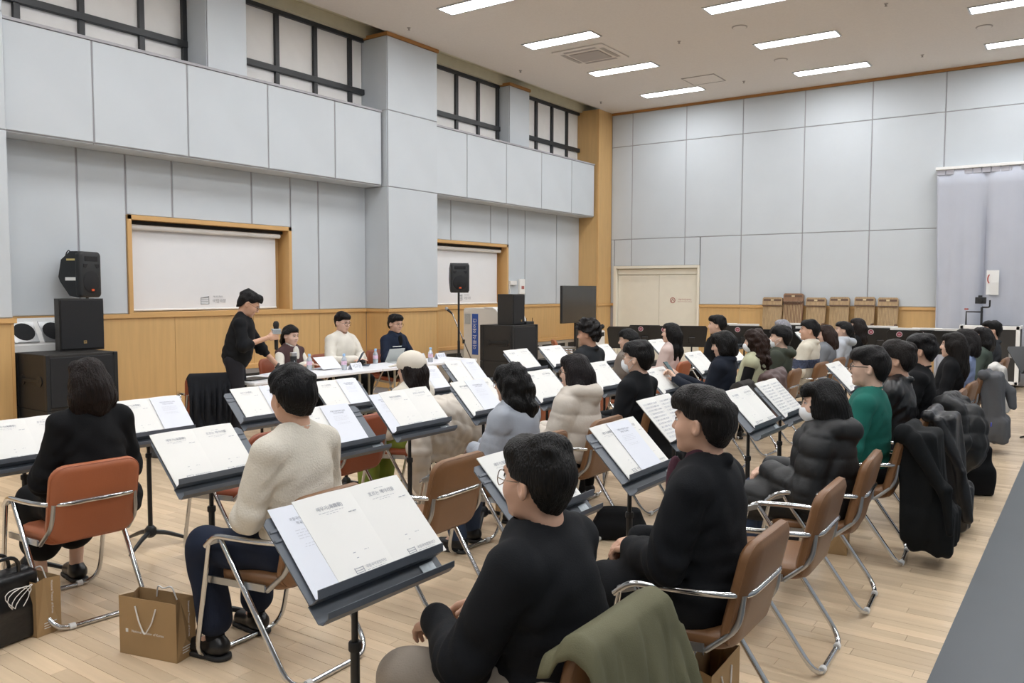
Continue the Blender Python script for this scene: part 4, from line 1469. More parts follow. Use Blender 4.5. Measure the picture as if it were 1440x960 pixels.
for (px, pt, w, sk, pg, wh) in ((876, 458, 0.50, None, False, 'at the cream door edge'), (907, 456, 0.55, 0.25, False, 'with a sticker before the cream door'),
                            (936, 457, 0.52, 0.1, False, 'with a sticker beside the long haired pink top woman'), (973, 457, 0.5, None, False, 'between the pink top woman and the young man'),
                            (1020, 456, 0.5, None, True, 'behind the young man in black'), (1047, 457, 0.6, 0.35, True, 'with a sticker and scores behind the phone reader'),
                            (1118, 456, 0.5, None, True, 'behind the grey haired woman'), (1096, 462, 0.55, None, False, 'behind the curly brown hair'),
                            (1140, 461, 0.55, None, True, 'behind the man in the patterned sweater'),
                            (1238, 460, 0.62, 0.45, True, 'with a sticker, holding an open score beyond the teal sweater'), (1272, 463, 0.5, 0.3, True, 'with a sticker beyond the leather jacket'),
                            (1303, 463, 0.5, 0.3, True, 'with a sticker beyond the plain black sweatshirt'), (1335, 464, 0.5, None, True, 'by the curtain edge')):
    black_desk(px, pt, w, 'black orchestra music stand ' + wh, rz=R(-155) if px < 1000 else R(-165), sticker=sk, pages=pg, z=1.07)
p = at_z(1432, 500, 0.95)
black_desk(1466, 478, 0.5, 'dark music stand at the edge of the hall by the flight case', z=1.12, rz=R(40), sticker=None, tilt=40)
tag(B().bb((-0.2, -0.18, 0), (0.2, 0.18, 0.26), 0.02).obj('drum_case', M_blkpl, None, (at_z(880, 540, 0.13).x - 1.0, at_z(880, 540, 0.13).y + 3.0, 0), R(20), smooth=None),
    'low black instrument case under the orchestra stands', 'case')

# ---- gayageum zithers leaning on the far wall
M_paul = wood('paulownia_board', '#a58b68', (14, 14, 0.8), rough=0.55, var=0.22)
M_paul2 = wood('dark_paulownia_board', '#86644a', (14, 14, 0.8), rough=0.5, var=0.2)
M_rose = wood('dark_rosewood', '#5d4433', (8, 8, 1), rough=0.45, var=0.15)
M_string = mat('silk_string', '#c8b48d', rough=0.5)


def zither(cx, w, top, dark, label):
    t = empty('zither', (cx, WY - 0.34, 0), label=label, cat='zither', group='zithers leaning on the far wall')
    H = top
    lean = Matrix.Rotation(R(-9), 4, 'X')
    mb = M_paul2 if dark else M_paul
    V, Fc = [], []
    n = 10
    for j, (z, ws) in enumerate(((0.02, 0.86), (0.5, 0.93), (H - 0.16, 1.0))):
        for i in range(n + 1):
            u = -1 + 2 * i / n
            V.append((u * w / 2 * ws, -0.03 * (1 - u * u), z))
        for i in range(n + 1):
            u = 1 - 2 * i / n
            V.append((u * w / 2 * ws, 0.05, z))
    m = 2 * (n + 1)
    for j in range(2):
        for i in range(m):
            Fc.append((j * m + i, j * m + (i + 1) % m, (j + 1) * m + (i + 1) % m, (j + 1) * m + i))
    Fc += [tuple(range(m)), tuple(range(2 * m, 3 * m))]
    B().add(V, Fc).xf(lean).obj('soundboard', mb, t, smooth=40)
    hd = B()
    hd.prism([(-w / 2 + 0.02, H), (w / 2 - 0.02, H), (w / 2, H - 0.03), (w / 2, H - 0.16), (-w / 2, H - 0.16), (-w / 2, H - 0.03)], -0.045, 0.05, 'y')
    ho = hd.xf(lean).obj('head_piece', mb, t, smooth=None)
    B().bb((-w / 2 + 0.02, -0.049, H - 0.075), (w / 2 - 0.02, -0.044, H - 0.035)).xf(lean).obj('head_inlay', M_rose, ho, smooth=None)
    B().bb((-0.03, -0.052, H - 0.07), (0.03, -0.047, H - 0.04)).xf(lean).obj('head_plaque', M_string, ho, smooth=None)
    B().bb((-w / 2 + 0.005, -0.052, H - 0.175), (w / 2 - 0.005, -0.03, H - 0.155)).xf(lean).obj('string_ridge', M_rose, t, smooth=None)
    if dark:
        for k in range(12):
            x = -w / 2 + 0.025 + (w - 0.05) * k / 11
            B().tube([(x, -0.05, H - 0.16), (x, -0.05, H - 0.28), (x, -0.036, 0.3)], 0.004, 5).xf(lean).obj('string', M_string, t)
            B().lathe([(0.009, 0), (0.009, 0.05)], 8, (x, -0.052, H - 0.22)).xf(lean).obj('tuning_peg', M_rose, t)
    else:
        ns = 9
        for k in range(12):
            x = -w / 2 + 0.03 + (w - 0.06) * k / 11
            B().tube([(x, -0.042, H - 0.17), (x * 0.96, -0.05, 0.2)], 0.0018, 4).xf(lean).obj('string', M_string, t)
        for k in range(ns):
            x = w / 2 - 0.02 - 0.022 * k
            z = H - 0.52 - 0.055 * k
            B().prism([(x - 0.024, z - 0.02), (x + 0.02, z - 0.004), (x + 0.022, z + 0.022), (x - 0.02, z + 0.012)], -0.085, -0.015, 'y').xf(lean).obj('bridge', M_rose, t, smooth=None)
    return t


for (x0, x1, top, dk, wh) in ((-5.513, -5.128, 1.50, False, 'at the row end by the door'), (-5.101, -4.727, 1.58, True, 'with thick dark strings and no bridges'),
                              (-4.657, -4.294, 1.50, False, 'with slanting bridges, next to the darker strung one'), (-4.215, -3.864, 1.515, False, 'with slanting bridges, fourth from the door'),
                              (-3.761, -3.409, 1.52, False, 'with slanting bridges, second from the curtain'), (-3.346, -3.004, 1.51, False, 'with slanting bridges, nearest the curtain')):
    zither((x0 + x1) / 2, (x1 - x0) * 1.02, top + 0.02, dk, ('dark' if dk else 'brown') + ' wooden zither on the far wall ' + wh)

# ---- flight case with a camera on it
fcx0, fcx1, fcy, fcz = -1.88, -1.02, 15.8, 1.06
t = empty('flight_case', ((fcx0 + fcx1) / 2, fcy + 0.3, 0), label='black flight case with white edge trim and castors before the curtain', cat='flight case')
W2 = (fcx1 - fcx0) / 2
B().bb((-W2, -0.3, 0.12), (W2, 0.25, fcz), 0.004).obj('case_body', M_cab, t, smooth=None)
for (a, b) in (((-W2 - 0.01, -0.315, 0.11), (-W2 + 0.05, -0.29, fcz + 0.01)), ((W2 - 0.05, -0.315, 0.11), (W2 + 0.01, -0.29, fcz + 0.01)), ((-W2, -0.315, fcz - 0.05), (W2, -0.29, fcz + 0.012)),
               ((-W2, -0.315, 0.11), (W2, -0.29, 0.16)), ((W2 - 0.02, -0.3, fcz - 0.04), (W2 + 0.012, 0.26, fcz + 0.012)), ((-W2 - 0.012, -0.3, fcz - 0.04), (-W2 + 0.02, 0.26, fcz + 0.012))):
    B().bb(a, b, 0.004).obj('edge_trim', M_white, t, smooth=None)
for (a, b) in ((-W2 + 0.08, -0.24), (W2 - 0.08, -0.24), (-W2 + 0.08, 0.18), (W2 - 0.08, 0.18)):
    B().lathe([(0.055, -0.02), (0.055, 0.02)], 14, (a, b, 0.055), Matrix.Rotation(R(90), 3, 'Y')).obj('castor', M_rubber, t)
B().bb((W2 - 0.14, -0.32, 0.55), (W2 - 0.05, -0.305, 0.63), 0.004).obj('latch', M_alu, t, smooth=None)
g = empty('camera_gimbal', (-1.62, fcy + 0.2, fcz + 0.012), label='small black camera on a two legged gimbal rig on the flight case', cat='camera')
B().tube([(-0.2, 0, 0), (-0.2, 0, 0.22), (0.05, 0, 0.22)], 0.014, 8).obj('rig_arm', M_blkpl, g)
B().tube([(0.03, 0, 0), (0.03, 0, 0.30)], 0.018, 8).obj('rig_handle', M_blkpl, g)
B().tube([(0.03, 0, 0.30), (0.14, 0.04, 0.30), (0.14, 0.04, 0.42)], 0.014, 8, 0.03).obj('gimbal_arm', M_blkpl, g)
B().bb((-0.07, -0.05, 0.36), (0.09, 0.03, 0.47), 0.008).obj('camera_body', M_blkpl, g, smooth=None)
B().lathe([(0.04, 0), (0.036, 0.08)], 14, (0.01, -0.05, 0.41), Matrix.Rotation(R(90), 3, 'X')).obj('lens', M_rubber, g)
B().bb((-0.03, -0.02, 0.47), (0.03, 0.02, 0.50), 0.004).obj('viewfinder', M_blkpl, g, smooth=None)
B().lathe([(0.03, 0), (0.03, 0.03)], 10, (-0.2, 0, 0.25)).obj('rig_knob', M_redprint, g)

# ---- paper bags, totes
M_kraft = mat('kraft_paper', '#a5875f', rough=0.75, var=0.05, vscale=8)
M_kraftin = mat('kraft_paper_inside', '#8c7250', rough=0.8, var=0.05)
M_cord = mat('white_cord', '#e4e2de', rough=0.7)


def paper_bag(x, y, rz, w, d, h, label, text=True, lean=0.0):
    t = empty('paper_bag', (x, y, 0), rz, label=label, cat='paper bag', group=None)
    th = 0.002
    for (a, b, nm) in (((-w / 2, -d / 2, 0), (w / 2, -d / 2 + th, h), 'bag_side'), ((-w / 2, d / 2 - th, 0), (w / 2, d / 2, h), 'bag_side'),
                   ((-w / 2, -d / 2, 0), (w / 2, d / 2, th), 'bag_bottom')):
        B().bb(a, b).obj(nm, M_kraft, t, smooth=None)
    for s in (-1, 1):
        V = [(s * w / 2, -d / 2, 0), (s * w / 2, d / 2, 0), (s * w / 2, d / 2, h), (s * (w / 2 - 0.03), 0, h), (s * w / 2, -d / 2, h), (s * w / 2, 0, h * 0.35)]
        B().add(V, [(0, 1, 5), (1, 2, 3), (1, 3, 5), (0, 5, 3), (0, 3, 4)]).obj('bag_gusset', M_kraft, t, smooth=None)
    for s in (-1, 1):
        yy = s * d / 2
        o = -0.004 if s < 0 else -0.004
        if s < 0:
            B().tube([(-w * 0.2, yy - 0.004, h - 0.035), (-w * 0.13, yy - 0.008, h - 0.10), (-w * 0.02, yy - 0.012, h - 0.16), (w * 0.10, yy - 0.008, h - 0.10), (w * 0.16, yy - 0.004, h - 0.035)], 0.0035, 6, 0.02).obj('cord_handle', M_cord, t)
        else:
            B().tube([(-w * 0.16, yy - 0.006, h - 0.03), (-w * 0.12, yy - 0.012, h + 0.03), (0, yy - 0.02, h + 0.015), (w * 0.12, yy - 0.012, h + 0.035), (w * 0.2, yy - 0.006, h - 0.03)], 0.0035, 6, 0.03).obj('cord_handle', M_cord, t)
    if text:
        V, Fc = text_mesh('National Theater of Korea', 0.017)
        Mt = frame_matrix((0.0, -d / 2 - 0.0006, h * 0.42), (1, 0, 0), (0, 0, 1), (0, -1, 0))
        B().add([Mt @ Vector(q) for q in V], Fc).box((-0.118, -d / 2 - 0.0006, h * 0.42), (0.014, 0.001, 0.016)).obj('bag_lettering', M_cord, t, smooth=None)
        V, Fc = text_mesh('National Theater of Korea', 0.015)
        Mt = frame_matrix((w / 2 + 0.0006, d * 0.15, h * 0.66), (0, 0, -1), (0, 1, 0), (1, 0, 0))
        so = B().add([Mt @ Vector(q) for q in V], Fc)
        for k in range(3):
            so.bb((w / 2 + 0.0003, -d * 0.2, 0.03 + 0.012 * k), (w / 2 + 0.001, d * (0.1 + 0.1 * k), 0.034 + 0.012 * k))
        so.obj('side_lettering', M_cord, t, smooth=None)
    return t


a, b = at_z(169, 917, 0), at_z(249, 933, 0)
ang = math.atan2(b.y - a.y, b.x - a.x)
c = (a + b) / 2 + Vector((-math.sin(ang), math.cos(ang), 0)) * 0.06
paper_bag(c.x, c.y, ang, (b - a).length, 0.12, 0.265, 'brown kraft paper bag with white cord handles standing in the aisle')
a, b = at_z(53, 897, 0), at_z(81, 886, 0)
ang = math.atan2(b.y - a.y, b.x - a.x) - R(90)
c = a + Vector((math.cos(ang), math.sin(ang), 0)) * -0.16 + Vector((-math.sin(ang), math.cos(ang), 0)) * 0.06
paper_bag(c.x, c.y, ang, 0.32, 0.125, 0.265, 'brown kraft paper bag behind the black leather tote')
for (x, y, rz, w, who) in ((-3.45, 4.95, 80, 0.30, 'under the empty tan chair in front of the puffer women'), (-1.45, 4.05, 95, 0.34, 'beside the stand at the empty tan chair'), (-1.15, 2.95, 92, 0.32, 'under the wool coated man chair'),
                           (-1.3, 5.48, 100, 0.28, 'under the teal sweater man chair')):
    paper_bag(x, y, R(rz), w, 0.12, 0.26, 'plain brown paper bag ' + who, text=False)

M_leather = mat('black_leather', '#17181a', rough=0.32, var=0.1, vscale=14, bump=0.25, bscale=40)

# ================================================================ SMOOTH BODIES (signed distance fields meshed with surface nets)
def rotm(rx=0, ry=0, rz=0):
    return np.array((Matrix.Rotation(R(rz), 3, 'Z') @ Matrix.Rotation(R(ry), 3, 'Y') @ Matrix.Rotation(R(rx), 3, 'X')))


def surfnets(F, xs, ys, zs):
    S = F < 0
    c = np.zeros(tuple(n - 1 for n in F.shape), np.int8)
    for a in (0, 1):
        for b in (0, 1):
            for d in (0, 1):
                c += S[a:F.shape[0] - 1 + a, b:F.shape[1] - 1 + b, d:F.shape[2] - 1 + d]
    act = (c > 0) & (c < 8)
    I, J, K = np.nonzero(act)
    idx = -np.ones(act.shape, np.int64)
    idx[I, J, K] = np.arange(len(I))
    P = np.zeros((len(I), 3))
    W = np.zeros(len(I))
    corners = [(a, b, d) for a in (0, 1) for b in (0, 1) for d in (0, 1)]
    for p in corners:
        for ax in range(3):
            if p[ax]:
                continue
            q = list(p)
            q[ax] = 1
            f0 = F[I + p[0], J + p[1], K + p[2]]
            f1 = F[I + q[0], J + q[1], K + q[2]]
            m = (f0 < 0) != (f1 < 0)
            t = np.where(m, f0 / np.where(m, f0 - f1, 1), 0)
            A = np.stack([xs[I + p[0]], ys[J + p[1]], zs[K + p[2]]], 1)
            Bq = np.stack([xs[I + q[0]], ys[J + q[1]], zs[K + q[2]]], 1)
            P += np.where(m[:, None], A + (Bq - A) * t[:, None], 0)
            W += m
    P /= np.maximum(W, 1)[:, None]
    faces = []
    for ax in range(3):
        sl0 = [slice(None)] * 3
        sl1 = [slice(None)] * 3
        sl0[ax] = slice(0, -1)
        sl1[ax] = slice(1, None)
        s0, s1 = S[tuple(sl0)], S[tuple(sl1)]
        e = np.argwhere(s0 != s1)
        o1, o2 = [(1, 2), (2, 0), (0, 1)][ax]
        ok = (e[:, o1] > 0) & (e[:, o2] > 0) & (e[:, o1] < F.shape[o1] - 1) & (e[:, o2] < F.shape[o2] - 1)
        e = e[ok]
        if not len(e):
            continue
        d1 = np.zeros(3, int)
        d1[o1] = 1
        d2 = np.zeros(3, int)
        d2[o2] = 1
        q = [e - d1 - d2, e - d2, e, e - d1]
        q = [idx[tuple(w.T)] for w in q]
        ins = s0[tuple(e.T)]
        quad = np.stack(q, 1)
        quad[~ins] = quad[~ins][:, ::-1]
        faces.append(quad)
    return P, (np.concatenate(faces) if faces else np.zeros((0, 4), int))


class Field:
    def __init__(s, k=0.03):
        s.p = []
        s.k = k
        s.cut = None
        s.disp = None

    def cap(s, a, b, ra, rb=None, k=None, op='u', q=None):
        s.p.append(('c', np.array(a, float), np.array(b, float), ra, ra if rb is None else rb, s.k if k is None else k, op, q))
        return s

    def ell(s, c, r, rot=None, k=None, op='u'):
        s.p.append(('e', np.array(c, float), np.array(r, float), rot, None, s.k if k is None else k, op, None))
        return s

    def box(s, c, h, rad, rot=None, k=None, op='u'):
        s.p.append(('b', np.array(c, float), np.array(h, float), rot, rad, s.k if k is None else k, op, None))
        return s

    def chain(s, pts, rs, k=None, q=None):
        for i in range(len(pts) - 1):
            s.cap(pts[i], pts[i + 1], rs[i], rs[i + 1], k, 'u', q)
        return s

    def bounds(s, pr):
        t = pr[0]
        if t == 'c':
            m = max(pr[3], pr[4])
            return np.minimum(pr[1], pr[2]) - m, np.maximum(pr[1], pr[2]) + m
        if pr[3] is None:
            e = pr[2]
        else:
            e = np.abs(pr[3]) @ pr[2]
        return pr[1] - e, pr[1] + e

    def mesh(s, h):
        lo = np.full(3, 9.0)
        hi = np.full(3, -9.0)
        for pr in s.p:
            if pr[6] == 'u':
                a, b = s.bounds(pr)
                lo = np.minimum(lo, a)
                hi = np.maximum(hi, b)
        lo -= 0.03 + 2 * h
        hi += 0.03 + 2 * h
        ax = [np.arange(lo[i], hi[i] + h, h) for i in range(3)]
        F = np.full([len(a) for a in ax], 0.5, np.float32)
        for pr in s.p:
            a, b = s.bounds(pr)
            k = pr[5]
            mg = max(k, 0.0) * 1.1 + 0.04 + h
            i0 = [max(0, int(np.searchsorted(ax[i], a[i] - mg)) - 1) for i in range(3)]
            i1 = [min(len(ax[i]), int(np.searchsorted(ax[i], b[i] + mg)) + 1) for i in range(3)]
            if any(i1[i] <= i0[i] for i in range(3)):
                continue
            X, Y, Z = np.meshgrid(*[ax[i][i0[i]:i1[i]].astype(np.float32) for i in range(3)], indexing='ij', sparse=True)
            if pr[0] == 'c':
                A, Bv = pr[1], pr[2]
                ab = Bv - A
                L2 = max(float(ab @ ab), 1e-9)
                px, py, pz = X - A[0], Y - A[1], Z - A[2]
                t = np.clip((px * ab[0] + py * ab[1] + pz * ab[2]) / L2, 0, 1)
                d = np.sqrt((px - t * ab[0]) ** 2 + (py - t * ab[1]) ** 2 + (pz - t * ab[2]) ** 2)
                r = pr[3] + (pr[4] - pr[3]) * t
                if pr[7]:
                    pitch, amp = pr[7]
                    r = r + amp * (np.sqrt(np.abs(np.sin(PI * t * math.sqrt(L2) / pitch))) - 0.6)
                d = d - r
            else:
                px, py, pz = X - pr[1][0], Y - pr[1][1], Z - pr[1][2]
                if pr[3] is not None:
                    m = pr[3]
                    px, py, pz = (m[0, 0] * px + m[1, 0] * py + m[2, 0] * pz, m[0, 1] * px + m[1, 1] * py + m[2, 1] * pz, m[0, 2] * px + m[1, 2] * py + m[2, 2] * pz)
                r = pr[2]
                if pr[0] == 'e':
                    k0 = np.sqrt((px / r[0]) ** 2 + (py / r[1]) ** 2 + (pz / r[2]) ** 2)
                    k1 = np.sqrt((px / r[0] ** 2) ** 2 + (py / r[1] ** 2) ** 2 + (pz / r[2] ** 2) ** 2)
                    d = k0 * (k0 - 1) / np.maximum(k1, 1e-6)
                else:
                    rad = pr[4]
                    qx, qy, qz = np.abs(px) - (r[0] - rad), np.abs(py) - (r[1] - rad), np.abs(pz) - (r[2] - rad)
                    d = np.sqrt(np.maximum(qx, 0) ** 2 + np.maximum(qy, 0) ** 2 + np.maximum(qz, 0) ** 2) + np.minimum(np.maximum(qx, np.maximum(qy, qz)), 0) - rad
            sl = tuple(slice(i0[i], i1[i]) for i in range(3))
            C = F[sl]
            if pr[6] == 's':
                d = -d
                if k > 0:
                    hh = np.maximum(k - np.abs(C - d), 0) / k
                    F[sl] = np.maximum(C, d) + hh * hh * k * 0.25
                else:
                    F[sl] = np.maximum(C, d)
            else:
                if k > 0:
                    hh = np.maximum(k - np.abs(C - d), 0) / k
                    F[sl] = np.minimum(C, d) - hh * hh * k * 0.25
                else:
                    F[sl] = np.minimum(C, d)
        if s.disp is not None or s.cut is not None:
            m = np.abs(F) < 0.07 if s.cut is None else F < 0.07
            I, J, K = np.nonzero(m)
            x, y, z = ax[0][I], ax[1][J], ax[2][K]
            v = F[I, J, K]
            if s.disp is not None:
                v = v + s.disp(x, y, z)
            if s.cut is not None:
                v = np.maximum(v, s.cut(x, y, z))
            F[I, J, K] = v
        return surfnets(F, *ax)


def waves(seed, n, fmin, fmax, amp):
    rr = np.random.RandomState(seed)
    K = rr.normal(size=(n, 3))
    K = K / np.linalg.norm(K, axis=1)[:, None] * rr.uniform(fmin, fmax, (n, 1))
    ph = rr.uniform(0, 6.28, n)

    def f(x, y, z):
        o = 0
        for i in range(n):
            o = o + np.sin(K[i, 0] * x + K[i, 1] * y + K[i, 2] * z + ph[i])
        return o * amp / math.sqrt(n)
    return f


def np_mesh(name, parts, smooth=True):
    V = np.concatenate([p[0] for p in parts]).astype(np.float32)
    off, Q = 0, []
    for p in parts:
        Q.append(p[1] + off)
        off += len(p[0])
    Q = np.concatenate(Q).astype(np.int32)
    me = bpy.data.meshes.new(name)
    me.vertices.add(len(V))
    me.vertices.foreach_set('co', V.ravel())
    me.loops.add(len(Q) * 4)
    me.loops.foreach_set('vertex_index', Q.ravel())
    me.polygons.add(len(Q))
    me.polygons.foreach_set('loop_start', np.arange(0, len(Q) * 4, 4, dtype=np.int32))
    try:
        me.polygons.foreach_set('loop_total', np.full(len(Q), 4, np.int32))
    except Exception:
        pass
    me.update(calc_edges=True)
    if smooth:
        me.shade_smooth()
    return me


def xform(part, M):
    V = part[0]
    A = np.array(M)[:3, :3]
    t = np.array(M)[:3, 3]
    return V @ A.T + t, part[1]


# ---------------------------------------------------------------- materials for people
def skin(tone):
    return mat('skin_' + tone, tone, rough=0.5, var=0.04, vscale=12, spec=0.4)


def hairmat(tone):
    return mat('hair_' + tone, tone, rough=0.46, var=0.45, vscale=7, stretch=(16, 16, 2.2), bump=0.8, bscale=12, spec=0.2)


def cloth(c, rough=0.85, bump=0.15, bscale=220, var=0.06, sheen=0.0, spec=0.25):
    return mat('cloth_%s_%d_%d' % (c, rough * 100, bscale), c, rough=rough, var=var, vscale=9, bump=bump, bscale=bscale, spec=spec, sheen=sheen)


M_mask = mat('white_face_mask', '#e9ecef', rough=0.8, var=0.02)
M_lens = mat('spectacle_frame', '#2a2624', rough=0.35)
M_wire = mat('metal_spectacle_frame', '#8d7a68', rough=0.25, metal=0.8)
M_eyew = mat('eye_white', '#d9d4cf', rough=0.3)
M_iris = mat('dark_iris', '#1a120e', rough=0.2)
M_lip = mat('lip', '#a2665c', rough=0.5)
M_shoe = mat('black_shoe_leather', '#141416', rough=0.35, var=0.1)
M_sole = mat('shoe_sole', '#2a2a2b', rough=0.7)


def head_part(h, neck, female):
    f = Field(0.02)
    f.ell((0, -0.012, 0.025), (0.077, 0.097, 0.098))
    f.ell((0, 0.02, -0.03), (0.064, 0.073, 0.082), k=0.03)
    f.ell((0, 0.034, -0.074), (0.049, 0.052, 0.041), k=0.03)
    f.ell((0, 0.074, -0.097), (0.022, 0.018, 0.016), k=0.02)
    for s in (-1, 1):
        f.ell((s * 0.036, 0.058, -0.028), (0.028, 0.028, 0.03), k=0.02)
        f.ell((s * 0.081, -0.010, -0.008), (0.011, 0.021, 0.033), rot=rotm(0, 0, s * 26), k=0.008)
        f.ell((s * 0.089, -0.004, -0.006), (0.006, 0.011, 0.019), rot=rotm(0, 0, s * 22), k=0.004, op='s')
    f.cap((-0.036, 0.078, 0.032), (0.036, 0.078, 0.032), 0.012, k=0.015)
    for s in (-1, 1):
        f.ell((s * 0.032, 0.100, 0.006), (0.019, 0.012, 0.012), k=0.012, op='s')
    f.cap((0, 0.088, 0.018), (0, 0.106, -0.022), 0.007, 0.0125, k=0.012)
    for s in (-1, 1):
        f.ell((s * 0.011, 0.096, -0.027), (0.008, 0.008, 0.007), k=0.008)
    f.ell((0, 0.0885, -0.055), (0.023, 0.010, 0.006), k=0.006)
    f.ell((0, 0.0865, -0.066), (0.020, 0.010, 0.007), k=0.006)
    f.cap((0, -0.022, -0.045), neck, 0.050 if not female else 0.044, 0.056 if not female else 0.048, k=0.025)
    return f.mesh(h)


def hair_part(style, h, seed, neck=None):
    f = Field(0.02)
    st = style['kind']
    vol = style.get('vol', 0.0)
    wl = style.get('wave', 1.0)
    f.ell((0, -0.014, 0.032), (0.084 + vol, 0.107 + vol, 0.102 + vol))
    if st == 'short':
        f.ell((0, -0.046, 0.0), (0.071 + vol * 0.8, 0.069 + vol * 0.8, 0.078), k=0.03)
        f.ell((0, -0.052, -0.055), (0.052, 0.040, 0.045), k=0.03)
        rs_ = random.Random(seed)
        for _ in range(9):          # loose locks on the crown
            a_, b_ = rs_.uniform(-1.2, 1.2), rs_.uniform(0.2, 1.3)
            d_ = (math.sin(a_) * math.cos(b_), rs_.choice((1, -1)) * math.cos(a_) * math.cos(b_), math.sin(b_))
            c_ = (d_[0] * (0.066 + vol), -0.014 + d_[1] * (0.086 + vol), 0.032 + d_[2] * (0.084 + vol))
            f.ell(c_, (0.026, 0.034, 0.020), rot=rotm(rs_.uniform(-30, 30), rs_.uniform(-30, 30), rs_.uniform(0, 180)), k=0.02)
    else:
        f.ell((0, -0.045, -0.015), (0.078 + vol, 0.075 + vol, 0.09), k=0.03)
    fr = style.get('fringe', 0.05)         # how low the fringe reaches on the forehead (head z)
    yb_z, yb_y = [-0.13, -0.092, -0.06, -0.03, 0.010, 0.022, 0.045, max(fr, 0.046), max(fr, 0.046) + 0.012], [-0.4, -0.090, -0.052, -0.040, -0.030, 0.028, 0.048, 0.060, 0.25]
    if st == 'short':
        nape = style.get('nape', 0.0)
        f.ell((0, 0.045, 0.085), (0.068 + vol, 0.052, 0.038 + vol * 0.6), k=0.03)
        if fr < 0.05:
            f.ell((0, 0.078, 0.062), (0.058, 0.026, 0.034), k=0.02)
        if style.get('side', 0):
            for s in (-1, 1):
                f.ell((s * 0.076, -0.006, 0.005), (0.016, 0.045, 0.05), k=0.02)

        def cut(x, y, z):
            return (y - np.interp(z + nape, yb_z, yb_y)) * 0.7
        f.cut = cut
    else:
        L = style.get('len', 0.12)
        wbot = style.get('w', 0.098)
        f.ell((0, -0.02, -0.03), (wbot, 0.10, 0.12), k=0.03)
        if L > 0.16:
            back = style.get('back', -0.075)
            f.chain([(0, -0.06, -0.05), (0, back, -L * 0.65), (0, back - 0.005, -L + 0.04)], [0.085, 0.07, 0.045], k=0.05)
            for s in (-1, 1):
                f.chain([(s * 0.06, -0.03, 0.0), (s * 0.078, -0.045, -L * 0.5), (s * 0.085, -0.05 + style.get('front', 0.0), -L + 0.03)], [0.045, 0.045, 0.03], k=0.04)
        else:
            for s in (-1, 1):
                f.chain([(s * 0.055, 0.0, 0.03), (s * 0.072, -0.005, -L * 0.6), (s * 0.066, 0.005, -L + 0.02)], [0.04, 0.036, 0.028], k=0.03)
            f.chain([(0, -0.055, 0.0), (0, -0.065, -L + 0.03)], [0.075, 0.055], k=0.04)
        f.ell((0, 0.05, 0.080), (0.066, 0.046, 0.040), k=0.03)
        if fr < 0.05:
            f.ell((0, 0.080, 0.055), (0.058, 0.024, 0.038), k=0.02)
        fh = max(fr, 0.0)
        fw = style.get('open', 0.060)
        tie = style.get('tie')
        if tie:
            f.ell((0, -0.115, -0.03), (0.03, 0.035, 0.03), k=0.02)
            f.chain([(0, -0.12, -0.03), (0, -0.13, -0.10), (0, -0.115, -L)], [0.028, 0.034, 0.014], k=0.02)

        def cut(x, y, z):
            face = np.minimum(np.minimum((y - 0.012) * 0.8, fw - np.abs(x)), (fh - z) * 0.8)
            bot = -(z + L)
            jag = 0.012 * np.sin(40 * x + seed) * wl
            r = np.maximum(face, bot + jag)
            if tie:
                r = np.maximum(r, np.where(y > -0.09, (y - np.interp(z, yb_z, yb_y)) * 0.7, -1))
            return r
        f.cut = cut
    wv0 = waves(seed, 6, 25, 60, 0.0035 * wl)
    wv1 = waves(seed + 4, 8, 90, 190, 0.0016)
    wv = lambda x, y, z: wv0(x, y, z) + wv1(x, y, z * 0.45)
    curl = style.get('curl', 0.0)
    cw = waves(seed + 1, 8, 70, 140, curl) if curl else None

    def disp(x, y, z):
        th = np.arctan2(x, -(y + 0.01))
        d = (0.0007 if st == 'short' else 0.0013) * (np.sin(38 * th + 5 * np.sin(14 * z + seed)) + 0.8 * np.sin(83 * th + 7 * np.sin(9 * z))) + wv(x, y, z)
        if cw is not None:
            d = d + cw(x, y, z)
        return d
    f.disp = disp
    return f.mesh(h)


def hand_part(pose, side, h=0.0042):
    """wrist at origin, fingers along +Y, palm towards -Z, thumb towards +X*side."""
    f = Field(0.012)
    f.cap((0, -0.018, 0), (0, 0.01, 0), 0.022, 0.024, k=0.02)
    f.box((0.0, 0.048, 0), (0.036, 0.047, 0.013), 0.012, k=0.02)
    curl = {'relax': 28, 'grip': 72, 'flat': 6, 'hold': 45}[pose]
    for i, (x, L, sp) in enumerate(((0.027, 0.072, 5), (0.009, 0.080, 1), (-0.009, 0.074, -2), (-0.026, 0.058, -6))):
        p = np.array((side * x, 0.090, 0.0))
        seg = [L * 0.45, L * 0.32, L * 0.23]
        ang = 0
        pts = [p]
        for j, sl in enumerate(seg):
            ang += curl * (0.75 if j == 0 else 1.0) * (1 + 0.08 * i)
            d = np.array((side * math.sin(R(sp)), math.cos(R(ang)), -math.sin(R(ang))))
            pts.append(pts[-1] + d * sl)
        f.chain(pts, [0.0092, 0.0085, 0.0078, 0.0066], k=0.005)
    tc = {'relax': 0, 'grip': 35, 'flat': -10, 'hold': 15}[pose]
    t0 = np.array((side * 0.026, 0.018, -0.004))
    t1 = t0 + np.array((side * 0.026, 0.030, -0.012))
    t2 = t1 + np.array((side * 0.012 - side * 0.020 * (tc / 35), 0.030, -0.010 - 0.014 * (tc / 35)))
    f.chain([t0, t1, t2], [0.014, 0.0105, 0.0082], k=0.010)
    return f.mesh(h)


def dirm(o, ydir, zdir):
    y = Vector(ydir).normalized()
    z = Vector(zdir)
    z = (z - y * z.dot(y)).normalized()
    x = y.cross(z)
    return frame_matrix(o, x, y, z)


